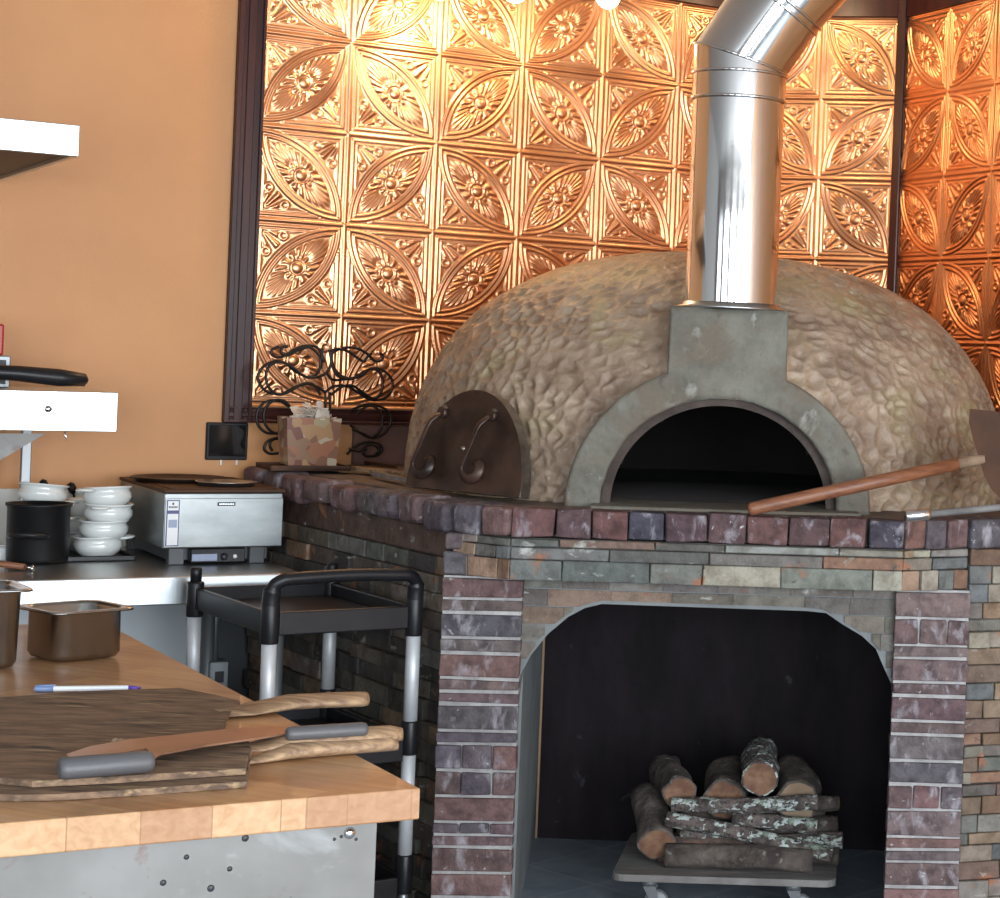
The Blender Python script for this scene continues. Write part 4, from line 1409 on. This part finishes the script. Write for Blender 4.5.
# printed strip label
mb = MB(); mb.box(FW, .006, .042, -.0032, -.0021, zb_ + .008, zt_ - .026); lb = mb.build('printed_label', 'label_blue', wm)
mb = MB(); mb.box(FW, .009, .039, -.0038, -.0033, zb_ + .011, zt_ - .066); mb.box(FW, .009, .039, -.0038, -.0033, zt_ - .056, zt_ - .029); mb.build('label_field', 'whiteplastic', lb)
mb = MB(); mb.box(FW, .012, .036, -.0042, -.0039, zb_ + .062, zb_ + .085); mb.build('label_picture', 'label_grey', lb)
mb = MB()
for i in range(6): mb.box(FW, .0115 + i * .0042, .0145 + i * .0042, -.0043, -.0039, zt_ - .049, zt_ - .044)
mb.box(FW, .021, .026, -.0043, -.0039, zt_ - .040, zt_ - .034)
mb.build('label_lettering', 'ink', lb)
mb = MB(); mb.box(FW, WWD * .435, WWD * .585, -.0038, -.0021, zt_ - .044, zt_ - .033, bev=.0005); npl = mb.build('name_plate', 'ink', wm)
mb = MB()
for i in range(9): mb.box(FW, WWD * .45 + i * .0048, WWD * .45 + i * .0048 + .0033, -.0043, -.0039, zt_ - .0405, zt_ - .0365)
mb.build('plate_lettering', 'steel', npl)
mb = MB()
mb.box(FW, .03, WWD - .03, .05, wd - .03, .912, zb_ + .0)
mb.build('control_base', 'darkgrey', wm)
for a in (.045, WWD - .065):
    for b in (.025, wd - .06):
        mb = MB(); mb.box(FW, a - .022, a + .022, b, b + .03, .9005, zb_ + .0, bev=.002); mb.build('leg', 'darkgrey', wm)
mb = MB(); mb.box(FW, WWD * .24, WWD * .70, .012, .05, .906, zb_ - .002, bev=.003); cpn = mb.build('control_panel', 'blackplastic', wm)
mb = MB(); mb.box(FW, WWD * .25, WWD * .46, .0095, .0118, .912, .932, bev=.0005); mb.build('control_plate', 'label_grey', cpn)
mb = MB(); mb.lathe(FW(WWD * .52, .0118, .923), [(0, .009), (.008, .009), (.011, 0), (0, 0)], 20, axis=-FW.v); mb.build('knob', 'ink', cpn)
mb = MB(); mb.lathe(FW(WWD * .61, .0118, .924), [(0, .005), (.005, .005), (.007, 0), (0, 0)], 20, axis=-FW.v); mb.build('indicator_light', 'whiteplastic', cpn)
# round pans on the warmer
pc_ = FW(WWD * .36, wd * .62, 0)
def pan(name, c, z, r, mat, lab):
    mb = MB(); mb.lathe((c.x, c.y, z), [(0, 0), (r * .9, 0), (r, .010), (r + .004, .011), (r + .004, .0125), (r - .001, .0125), (r * .9 - .002, .002), (0, .002)], 48)
    return tag(mb.build(name, mat, origin=(c.x, c.y, z)), lab, 'pizza pan', 'round pans on the warmer')
pan('pizza_pan', pc_, zt_ + .0065, .135, 'iron', 'larger dark round pizza pan lying at the back of the warmer lid')
pan('pizza_pan', FW(WWD * .62, wd * .26, 0), zt_ + .0065, .085, 'steel', 'smaller shiny round pan lying at the front of the warmer lid')

# ---- black pot
pp = at_z(37, 566, .9); r_ = 30 / FPX * pp.y
pp = at_z(37, 562, .9) 
pot = thing('black_stock_pot', 'tall black cylindrical pot on the steel counter, left of the white crocks', 'pot', (pp.x, pp.y, .9), 0)
ph_ = .170; r_ = .083
mb = MB(); mb.lathe((pp.x, pp.y, .9005), [(0, 0), (r_ - .008, 0), (r_ - .002, .004), (r_, .012), (r_ + .001, ph_ - .012), (r_ + .006, ph_ - .006), (r_ + .006, ph_), (r_ - .002, ph_), (r_ - .004, .01), (0, .008)], 48); mb.build('pot_body', 'blackmatte', pot)
mb = MB()
hc = Vector((pp.x, pp.y, 0)) + Vector((.15, -1, 0)).normalized() * r_
fh = Frame((hc.x, hc.y), math.atan2(.15, 1.0))
mb.tube([fh(a, b, .9 + z) for a, b, z in smooth_path([(-.038, .002, .082), (-.036, -.022, .084), (-.015, -.040, .088), (.015, -.040, .088), (.036, -.022, .084), (.038, .002, .082)], 5)], .014, 10, flat=(.7, 1.3))
mb.build('pot_handle', 'blackplastic', pot)

# ---- white crocks in stacks, on a black tray
tl, tr2 = at_z(68, 556, .9), at_z(128, 553, .9)
ta0, tb0 = F1.inv(tl); ta1, _ = F1.inv(tr2)
btray = MB()
FTy = Frame((FW(-.345, .165, 0).x, FW(-.345, .165, 0).y), W1)
TW_ = .31
btray.box(FTy, 0, TW_, 0, .34, .9005, .906, bev=.002)
for (a0, a1, b0, b1) in ((0, TW_, 0, .008), (0, TW_, .332, .34), (0, .008, 0, .34), (TW_ - .008, TW_, 0, .34)):
    btray.box(FTy, a0, a1, b0, b1, .9005, .916, bev=.002)
tag(btray.build('black_tray', 'blackplastic', origin=FTy(TW_ / 2, .17, .9)), 'black tray under the stacked white crocks on the steel counter', 'tray')
def crock():
    t = thing('white_crock', '', 'bowl', (0, 0, 0), 0, 'stacked white crocks')
    mb = MB()
    mb.lathe((0, 0, 0), [(0, 0), (.036, 0), (.038, .003), (.050, .014), (.056, .026), (.055, .038), (.051, .045), (.0545, .050), (.058, .053), (.058, .056), (.053, .056), (.050, .050), (.049, .044), (.052, .036), (.052, .026), (.046, .014), (.034, .007), (0, .006)], 40)
    mb.build('bowl_body', 'ceramic', t)
    mb = MB()
    mb.tube([(.050, -.016, .047), (.064, -.017, .048), (.075, -.010, .049), (.079, 0, .049), (.075, .010, .049), (.064, .017, .048), (.050, .016, .047)], .0052, 10, flat=(.8, 1.2))
    mb.build('lug_handle', 'ceramic', t)
    return t
proto = crock()
stacks = [((-.118, .245), 4, (0, 1, -1, 2), 'front'), ((-.114, .415), 3, (3, 1, 2), 'right'), ((-.262, .36), 4, (2, 0, 3, 1), 'left')]
ordn = ['lowest', 'second from the bottom', 'third from the bottom', 'topmost']
first = True
random.seed(8)
sdesc = {'front': 'nearest stack', 'right': 'stack beside the warmer', 'left': 'stack half hidden behind the black pot'}
for (px, n, rots, nm) in stacks:
    c = FW(px[0], px[1], 0)
    for k in range(n):
        if first: t = proto; first = False
        else:
            t = proto.copy(); COL.objects.link(t)
            for ch in list(proto.children):
                q = ch.copy(); COL.objects.link(q); q.parent = t
        t.location = (c.x + random.uniform(-.008, .008) + (0.006 * k if nm == 'front' else 0), c.y, .9075 + k * .0478)
        t.rotation_euler = (random.uniform(-.03, .03) + (.09 if k == 3 else 0), random.uniform(-.06, .06), rots[k] * 1.9 + .4)
        where = 'topmost' if k == n - 1 else ordn[k]
        t.scale = (1.2, 1.2, 1.12)
        t['label'] = 'white handled crock, %s of the %s' % (where, sdesc[nm])
# spoons standing among the crocks
for i, (px, py) in enumerate(((45, 497), (73, 500))):
    b = at_z(px + 4, 545, .915) + Vector((0, .07, 0))
    tpt = at_y(px, py - 8, b.y - .02)
    mb = MB()
    mb.tube([(b.x, b.y, .9085), b.lerp(tpt, .5), tpt], [.003, .003, .004], 8)
    ax = (tpt - b).normalized()
    mb.lathe(tpt, [(0, -.01), (.010, 0), (.013, .012), (.010, .026), (0, .032)], 12, axis=ax)
    tag(mb.build('serving_spoon', 'blackmatte', origin=(b.x, b.y, .909)), ['dark spoon handle rising behind the black pot', 'dark spoon leaning behind the white crocks'][i], 'spoon', 'spoons behind the crocks')
# tongs-like wooden handled tool at the left edge
a = at_z(-30, 560, .925); b = at_z(25, 567, .912)
tl_ = thing('wooden_handled_tool', 'slim wooden-handled utensil lying on the counter before the black pot', 'utensil', ((a.x + b.x) / 2, (a.y + b.y) / 2, .9), 0)
dd = (b - a).normalized()
mb = MB(); mb.tube([a, b], [.010, .0085], 12); mb.build('handle', 'redwood', tl_)
mb = MB(); mb.tube([b, b + dd * .02], .004, 8); mb.tube([b + dd * .018 + Vector((0, 0, .006)), b + dd * .022 + Vector((0, 0, -.008))], .006, 10); mb.build('metal_end', 'chrome', tl_)
mb = MB()
q = at_z(5, 562, .9); fr = Frame((q.x, q.y + .03), W1)
mb.box(fr, -.12, .02, 0, .08, .9005, .94, bev=.004)
mb.box(fr, -.10, -.0, .015, .065, .9405, .945, bev=.001)
tag(mb.build('white_container', 'whiteplastic', origin=fr(0, 0, .9)), 'small white box on the counter at the left edge, behind the wooden-handled utensil', 'container')

# ---- steel overshelf on a post, with what stands on it
ov = at_z(118, 393, 1.412)
aO, bO = F1.inv(ov)
# keep it .45 m off the wall
def shelf_at(px, py, b):
    P = F1(0, b, 0); return on_plane(px, py, (P.x, P.y), W1)
sB = -.62
s1 = shelf_at(118, 393, sB); s2 = shelf_at(118, 432, sB)
aO = F1.inv(s1)[0]
FS = F1
sh = thing('steel_overshelf', 'stainless overshelf with a deep front edge, on a post above the counter', 'shelf', F1(aO - .5, sB / 2, .9), W1)
mb = MB()
mb.box(FS, aO - 1.6, aO, sB, -.08, s1.z - .012, s1.z, bev=.002); mb.build('shelf_board', 'steel', sh)
mb = MB(); mb.box(FS, aO - 1.6, aO, sB - .004, sB + .010, s2.z, s1.z + .001, bev=.002); fa_ = mb.build('front_edge', 'steel_apron', sh)
scx = F1.inv(shelf_at(48, 409, sB))[0]; scz = shelf_at(48, 409, sB).z
mb = MB(); mb.lathe(F1(scx, sB - .004, scz), [(0, .006), (.007, .005), (.010, 0), (0, 0)], 20, axis=-F1.v); mb.build('screw', 'chrome', fa_)
mb = MB()
g = [shelf_at(-60, 434, sB), shelf_at(48, 434, sB), shelf_at(0, 462, sB), shelf_at(-60, 495, sB)]
mb.prism([p + F1.v * .03 for p in g], [p + F1.v * .034 for p in g]); mb.build('gusset', 'steel_worn', sh)
pz = shelf_at(26, 450, -.228); pa = F1.inv(pz)[0]
mb = MB(); mb.box(F1, pa - .013, pa + .013, -.24, -.215, .9005, s2.z + .04, bev=.002); mb.build('post', 'galv', sh)
hk = shelf_at(66, 440, sB); ha = F1.inv(hk)[0]
mb = MB(); mb.tube([F1(ha, sB + .02, s2.z + .03), F1(ha, sB + .02, s2.z - .01), F1(ha + .006, sB + .012, s2.z - .022)], .003, 8); mb.build('hook', 'chrome', sh)
# frying pan with black handle
fz = s1.z + .001
hd0 = shelf_at(-20, 372, sB + .05); hd1 = shelf_at(85, 380, sB + .05)
fp = thing('frying_pan', 'frying pan on the overshelf with its curved black handle pointing right', 'frying pan', (hd0.x, hd0.y, fz), W1)
pcn = F1(F1.inv(hd0)[0] - .40, sB + .17, fz)
mb = MB(); mb.lathe((pcn.x, pcn.y, fz), [(0, 0), (.10, 0), (.13, .035), (.133, .038), (.130, .038), (.098, .004), (0, .004)], 40); mb.build('pan_body', 'blackmatte', fp)
st = Vector((pcn.x, pcn.y, fz + .034)) + (hd0 - pcn).normalized() * .115; st.z = fz + .034
mb = MB(); mb.tube([st, hd0 + Vector((0, 0, .002)), hd0.lerp(hd1, .35) + Vector((0, 0, .004)), hd0.lerp(hd1, .75) + Vector((0, 0, .001)), hd1, hd1 + F1.u * .008], [.008, .020, .023, .026, .019, .006], 14, flat=(.95, 1.0)); mb.build('handle', 'blackplastic', fp)
# small grey box with red top item
kq = shelf_at(11, 356, sB + .24); ka = F1.inv(kq)[0]
bxg = thing('small_appliance', 'grey and black appliance corner standing behind the frying pan on the overshelf', 'appliance', F1(ka - .1, sB + .25, fz), W1)
mb = MB(); mb.box(F1, ka - .2, ka, sB + .24, sB + .38, fz, kq.z, bev=.003); mb.build('casing', 'galv', bxg)
mb = MB(); mb.box(F1, ka - .18, ka - .012, sB + .2385, sB + .2398, fz + .01, kq.z - .012, bev=.001); mb.build('dark_window', 'ink', bxg)
mb = MB(); rr0 = shelf_at(1, 324, sB + .3); ra = F1.inv(rr0)[0]
mb.box(F1, ra - .09, ra, sB + .24, sB + .34, kq.z + .001, rr0.z, bev=.006, seg=2)
mb.box(F1, ra - .075, ra - .015, sB + .255, sB + .325, rr0.z - .001, rr0.z + .012, bev=.003)
tag(mb.build('red_canister', 'red', origin=F1(ra - .04, sB + .29, kq.z)), 'red container on top of the grey appliance, at the left edge', 'container')

# ---- hood
hb_ = -1.22
def hood_at(px, py):
    P = F1(0, hb_, 0); return on_plane(px, py, (P.x, P.y), W1)
u1_, u2_ = hood_at(80, 125.5), hood_at(80, 157)
ah = F1.inv(u1_)[0]
hood = thing('exhaust_hood', 'bright stainless hood edge with a dark underside, jutting in at the upper left', 'exhaust hood', F1(ah - 1.2, hb_ / 2, u2_.z), W1)
mb = MB()
mb.box(F1, ah - 2.6, ah, hb_, hb_ + .012, u2_.z, u1_.z, bev=.002)
mb.box(F1, ah - .012, ah, hb_ + .012, -.01, u2_.z, u1_.z, bev=.002)
mb.build('front_lip', 'steel_apron', hood)
mb = MB(); mb.box(F1, ah - 2.6, ah - .013, hb_ + .013, -.01, u2_.z + .012, u2_.z + .02); mb.build('underside', 'ink', hood)
mb = MB(); mb.box(F1, ah - 2.6, ah - .013, hb_ + .013, -.01, u1_.z - .010, u1_.z - .002); mb.build('top_sheet', 'steel_worn', hood)

# ================================================================== BUTCHER BLOCK TABLE
tcn = at_z(420, 788, .9)
TA = math.radians(33)
FTb = Frame((tcn.x, tcn.y), TA)       # corner at origin; table spreads to -a and +b
bk = at_z(123, 632, .9)
Fq = math.atan2(bk.y - tcn.y, bk.x - tcn.x)
tbl = thing('butcher_block_table', 'work table with a thick maple butcher block top over a worn steel body', 'work table', FTb(-.9, 1.0, 0), TA)
vdir = Vector((math.cos(Fq), math.sin(Fq), 0))
udir = Vector((math.cos(TA), math.sin(TA), 0))
c0 = Vector((tcn.x, tcn.y, 0))
LV = 1.95
def slab(a, b, z): return c0 - udir * a + vdir * b + Vector((0, 0, z))
mb = MB()
lo = [(1.9, 0), (0, 0), (0, LV), (1.9, LV)]
mb.prism([slab(a, b, .853) for a, b in lo], [slab(a, b, .9) for a, b in lo], bev=.0025)
M['butcher'].node_tree.nodes
top = mb.build('block_top', 'butcher', tbl)
mb = MB()
bd = [(1.85, .03), (.052, .03), (.052, LV - .1), (1.85, LV - .1)]
mb.prism([slab(a, b, .06) for a, b in bd], [slab(a, b, .8525) for a, b in bd], bev=.002)
body = mb.build('steel_body', 'steel_worn', tbl)
mb = MB()
FB2 = Frame((slab(.052, .03, 0).x, slab(.052, .03, 0).y), TA)
mb.lathe(FB2(-.040, 0, .835), [(0, .006), (.006, .005), (.009, 0), (0, 0)], 20, axis=-FB2.v)
mb.build('screw', 'chrome', body)
for (a, z, r) in ((-.19, .842, .004), (-.21, .80, .003), (-.235, .775, .004), (-.30, .79, .0035), (-.062, .828, .002), (-.052, .831, .002), (-.27, .823, .003), (-.03, .825, .002)):
    mb = MB(); mb.lathe(FB2(a, 0, z), [(0, .0015), (r, .001), (r * 1.3, 0), (0, 0)], 12, axis=-FB2.v); mb.build('rivet_hole', 'ink', body)
for a in (.13, 1.8):
    for b in (.07, LV - .15):
        p = slab(a, b, 0); mb = MB(); mb.lathe(p, [(0, 0), (.018, 0), (.022, .01), (.022, .06), (0, .06)], 16); mb.build('foot', 'galv', tbl)

# ---- steel pans
def gastro(c, ang, w, d, h, z, name, label, taper=.88):
    t = thing(name, label, 'steel pan', (c.x, c.y, z), ang)
    fr = Frame((c.x, c.y), ang)
    def loop(sx, sy, r, zz, n=6):
        out = []
        for (qx, qy, a0) in ((1, -1, -PI / 2), (1, 1, 0), (-1, 1, PI / 2), (-1, -1, PI)):
            for k in range(n + 1):
                a = a0 + k / n * PI / 2
                out.append(fr(qx * (sx - r) + r * math.cos(a), qy * (sy - r) + r * math.sin(a), zz))
        return out
    W_, D__ = w / 2, d / 2
    rows = [loop(W_ * taper - .02, D__ * taper - .02, .012, z + .0005), loop(W_ * taper - .006, D__ * taper - .006, .024, z + .004), loop(W_ * taper, D__ * taper, .028, z + .014),
            loop(W_ - .010, D__ - .010, .03, z + h - .006), loop(W_ - .006, D__ - .006, .03, z + h - .001), loop(W_ + .006, D__ + .006, .03, z + h), loop(W_ + .008, D__ + .008, .03, z + h - .003),
            loop(W_ + .006, D__ + .006, .03, z + h + .0015), loop(W_ - .008, D__ - .008, .03, z + h + .0015), loop(W_ - .012, D__ - .012, .03, z + h - .004), loop(W_ * taper - .002, D__ * taper - .002, .026, z + .016), loop(W_ * taper - .02, D__ * taper - .02, .012, z + .004)]
    mb = MB()
    m = len(rows[0])
    V_ = [[mb.bm.verts.new(p) for p in r] for r in rows]
    fs = []
    for A, Bq in zip(V_, V_[1:]):
        for k in range(m): fs.append(mb.bm.faces.new([A[k], A[(k + 1) % m], Bq[(k + 1) % m], Bq[k]]))
    fs.append(mb.bm.faces.new(V_[0][::-1])); fs.append(mb.bm.faces.new(V_[-1]))
    mb._paint(fs, None, 0, True)
    mb.build('pan_shell', 'steel_pan', t)
    return t
n1_ = at_z(84, 617, 1.0); n2_ = at_z(133, 606, 1.0)
ang = math.radians(52)
u_ = Vector((math.cos(ang), math.sin(ang), 0)); v_ = Vector((-math.sin(ang), math.cos(ang), 0))
cen = n1_ + u_ * .088 + v_ * .085
cen = Vector((cen.x - .058, cen.y, 0))
gastro(cen, ang, .165, .158, .102, .9005, 'steel_food_pan', 'small deep square stainless food pan on the butcher block, behind the pen')
n3_ = at_z(37, 589, 1.055)
cen = n3_ + Vector((-.170, -.05, 0))
gastro(cen, math.radians(38), .30, .17, .155, .9005, 'steel_food_pan', 'taller stainless food pan cut off by the left edge, left of the small square pan', taper=.90)

# ---- pen
a = at_z(34, 689, .906); b = at_z(141, 688, .906)
pen = thing('ballpoint_pen', 'clear ballpoint pen with a blue cap and violet end lying on the butcher block', 'pen', ((a.x + b.x) / 2, (a.y + b.y) / 2, .9), 0)
d = b - a
mb = MB(); mb.tube([a + d * .17, a + d * .88], .0052, 8, smooth=False); mb.build('barrel', 'pen', pen)
mb = MB(); mb.tube([a, a + d * .02, a + d * .18], [.004, .0058, .0058], 10); mb.tube([a + d * .02 + Vector((0, 0, .0065)), a + d * .2 + Vector((0, 0, .0065))], .0015, 6); mb.build('cap', 'pencap', pen)
mb = MB(); mb.tube([a + d * .88, a + d * .94, a + d], [.0048, .004, .0016], 10); mb.build('tip', 'pentip', pen)

# ---- wooden peels
def peel(blade, handle, z, th, label):
    """blade and handle outlines given as pixels on the table plane"""
    bp_ = [at_z(x, y, z) for x, y in blade]
    c = sum(bp_, Vector()) / len(bp_)
    t = thing('wooden_pizza_peel', label, 'pizza peel', (c.x, c.y, z), 0, 'wooden peels on the butcher block')
    mb = MB()
    mb.prism([(p.x, p.y, z) for p in bp_], [(p.x, p.y, z + th) for p in bp_], bev=.002); mb.build('peel_blade', 'peelwood', t)
    hp2 = [at_z(x, y, z + .004) for x, y in handle]
    mb = MB()
    # round-section handle along the centre line
    n = len(hp2) // 2
    top_, bot = hp2[1:n], hp2[n:][::-1][1:]; n -= 1
    path = [(p + q) / 2 for p, q in zip(top_, bot)]
    rad = [max(.006, (p - q).length / 2 * .62) for p_i, (p, q) in enumerate(zip(top_, bot))]
    path.insert(0, path[0] - (path[1] - path[0]).normalized() * .05); rad.insert(0, rad[0] * .8); n += 1
    for p in path: p.z = z + th * .55
    mb.tube(path, rad, 14, flat=(min(1, th * .62 / max(rad)), 1)) if False else None
    rows = []
    for i, (p, r) in enumerate(zip(path, rad)):
        tdir_ = (path[min(i + 1, n - 1)] - path[max(i - 1, 0)]).normalized()
        sd = Vector((-tdir_.y, tdir_.x, 0))
        hz = th * .5 if i < 2 else min(.0125, r * .8)
        zc = z + hz + .0003
        rows.append([Vector((p.x, p.y, zc)) + sd * (r * math.cos(a)) + Vector((0, 0, hz * math.sin(a))) for a in [2 * PI * k / 16 for k in range(16)]])
    V_ = [[mb.bm.verts.new(p) for p in r] for r in rows]
    fs = [mb.bm.faces.new([A[k], A[(k + 1) % 16], Bq[(k + 1) % 16], Bq[k]]) for A, Bq in zip(V_, V_[1:]) for k in range(16)]
    fs += [mb.bm.faces.new(V_[0]), mb.bm.faces.new(V_[-1])]
    mb._paint(fs, None, 0, True)
    mb.build('peel_handle', 'handlewood', t)
    return t
# back peel
peel([(-120, 712), (0, 703), (90, 696), (180, 693), (214, 700), (240, 706), (232, 716), (226, 722), (224, 733), (222, 746), (120, 757), (-120, 778)],
     [(214, 700), (243, 704), (290, 701), (330, 699), (361, 698), (367, 701), (366, 706), (360, 710), (330, 711), (290, 713), (245, 719), (218, 726)], .9005, .010,
     'scorched wooden peel farthest back on the butcher block, nearest the pen')
peel([(-160, 806), (-20, 800), (14, 802), (60, 801), (150, 795), (247, 788), (248, 776), (249, 766), (255, 762), (240, 757), (100, 766), (-160, 786)],
     [(236, 757), (256, 756), (290, 752), (340, 747), (390, 744), (398, 746), (397, 750), (388, 753), (340, 757), (290, 761), (262, 764), (240, 768)], .9005, .010,
     'lower of the two stacked wooden peels at the front, its handle end under the other')
peel([(-160, 792), (-20, 783), (2, 784), (32, 788), (120, 783), (246, 775), (247, 763), (252, 757), (248, 744), (225, 741), (120, 744), (-160, 764)],
     [(230, 741), (254, 741), (290, 738), (340, 735), (392, 733), (402, 736), (402, 741), (390, 745), (340, 749), (290, 752), (262, 754), (236, 760)], .9115, .010,
     'upper of the two stacked wooden peels at the front, under the rocker knife')
# crumb on the peel
c = at_z(121, 742, .930)
mb = MB(); 
for (dx, dy, r) in ((0, 0, .011), (.014, .004, .008), (-.010, .004, .007)):
    mb.lathe((c.x + dx, c.y + dy, .9268), [(0, 0), (r, .001), (r * .9, .005), (r * .3, .008), (0, .008)], 9)
tag(mb.build('garlic_clove', 'cutpale', origin=(c.x, c.y, .9267)), 'small pale crumb lying on the peels beside the rocker knife blade', 'food scrap')

# ---- rocker knife with two grey grips
zk = .934
kn = thing('rocker_knife', 'long two-handled rocker knife with grey grips lying across the wooden peels', 'knife', tuple(at_z(200, 745, zk)), 0)
bp2 = [(66, 756), (90, 748), (130, 741), (180, 736), (225, 731), (262, 728), (300, 728), (300, 733), (255, 740), (205, 747), (162, 755), (155, 759), (146, 750), (110, 757), (80, 768)]
mb = MB(); q = [at_z(x, y, zk) for x, y in bp2]
mb.prism(q, [p + Vector((0, 0, .003)) for p in q], bev=.0006); mb.build('blade', 'blade', kn)
def grip(p0, p1, r, z):
    a = at_z(*p0, z); b = at_z(*p1, z); a.z = b.z = z
    mb = MB(); d = (b - a)
    mb.tube([a, a + d * .02, a + d * .07, a + d * .5, a + d * .93, a + d * .98, b], [r * .6, r * .9, r, r * 1.0, r, r * .9, r * .6], 18, flat=(.85, 1.05))
    mb.build('grip', 'greyhandle', kn)
grip((58, 769), (153, 761), .0185, .9425)
grip((286, 734), (367, 729), .0135, .9385)

# ================================================================== BULBS
def pendant(px, py, b, label, power, fr=F1, r=.040, energy=None):
    P = fr(0, b, 0)
    p = on_plane(px, py, (P.x, P.y), fr.ang)
    t = thing('globe_bulb', label, 'light bulb', (p.x, p.y, CEIL), 0, 'globe bulbs hanging in front of the copper wall')
    mb = MB()
    prof = [(0, -r)] + [(r * math.sin(a), -r * math.cos(a)) for a in [PI * k / 16 for k in range(1, 14)]] + [(.014, r * 1.1), (.013, r * 1.35), (0, r * 1.35)]
    mb.lathe(p, prof, 28); bo = mb.build('bulb', 'bulb', t)
    mb = MB(); mb.lathe(p, [(0, r * 1.3), (.017, r * 1.3), (.018, r * 1.35 + .05), (.006, r * 1.35 + .062), (0, r * 1.35 + .062)], 20); mb.build('socket', 'blackmatte', t)
    if CEIL - (p.z + r * 1.35 + .06) > .01:
        mb = MB(); mb.tube([p + Vector((0, 0, r * 1.35 + .06)), Vector((p.x, p.y, CEIL - .002))], .003, 8); mb.build('cord', 'blackmatte', t)
    ld = D.lights.new('bulb_light', 'POINT'); ld.energy = power; ld.color = (1.0, .72, .42); ld.shadow_soft_size = .045
    lo_ = D.objects.new('bulb_light', ld); COL.objects.link(lo_); lo_.location = p - Vector((0, 0, r + .05))
    return t
pendant(608, -3, -.42, 'glowing globe bulb seen lowest at the top edge, over the middle of the copper wall', 4)
pendant(515, -9, -.42, 'glowing globe bulb barely peeping in at the top edge, between the two brighter glows', 4)
pendant(440, -12, -.20, 'glowing globe bulb close to the wall above the washed-out bright panel', 12)
pendant(800, -40, -.40, 'glowing globe bulb above the view, right of the flue', 5, fr=F2)

# ================================================================== LIGHT
def area(name, loc, target, sx, sy, power, color):
    ld = D.lights.new(name, 'AREA'); ld.shape = 'RECTANGLE'; ld.size = sx; ld.size_y = sy; ld.energy = power; ld.color = color
    o = D.objects.new(name, ld); COL.objects.link(o); o.location = loc
    o.rotation_euler = (Vector(target) - Vector(loc)).to_track_quat('-Z', 'Y').to_euler()
    return o
for k, (xa, xb) in enumerate(wins):
    area('window_daylight', ((xa + xb) / 2, REARY + .02, 1.7), ((xa + xb) / 2, 5, 1.4), xb - xa - .1, 1.75, (35, 100, 220, 320)[k], (.86, .93, 1.0))
area('window_daylight', (EX1 - .02, -1.3, 1.7), (-1, 3, 1.3), 2.4, 1.75, 420, (.86, .93, 1.0))  # extra east daylight, added to graze the oven front and bring out its dimples
w = D.worlds.new('sky'); bpy.context.scene.world = w; w.use_nodes = True
bg = w.node_tree.nodes['Background']; bg.inputs[0].default_value = (.80, .90, 1.0, 1); bg.inputs[1].default_value = .6

# ================================================================== CAMERA
cd_ = D.cameras.new('camera'); cam = D.objects.new('camera', cd_); COL.objects.link(cam)
Rr = Vector((cR, 0, sR)); Uu = Vector((-sR, 0, cR)); Bk = Vector((0, -1, 0))
m = Matrix((( Rr.x, Uu.x, Bk.x, 0), (Rr.y, Uu.y, Bk.y, 0), (Rr.z, Uu.z, Bk.z, EYE), (0, 0, 0, 1)))
cam.matrix_world = m
cd_.sensor_fit = 'HORIZONTAL'; cd_.sensor_width = 36
cd_.lens = 36 * FPX / 1000
cd_.shift_x = (500 - CX) / 1000
cd_.shift_y = -(449 - CY) / 1000
cd_.clip_start = .05; cd_.clip_end = 60
sc = bpy.context.scene
sc.camera = cam
sc.view_settings.view_transform = 'Standard'
sc.view_settings.look = 'None'
sc.view_settings.gamma = 1
sc.view_settings.use_curve_mapping = False
sc.view_settings.exposure = -0.28
sc.cycles.max_bounces = 8
sc.cycles.diffuse_bounces = 4
sc.cycles.glossy_bounces = 5
sc.cycles.use_denoising = True
sc.cycles.sample_clamp_indirect = 6
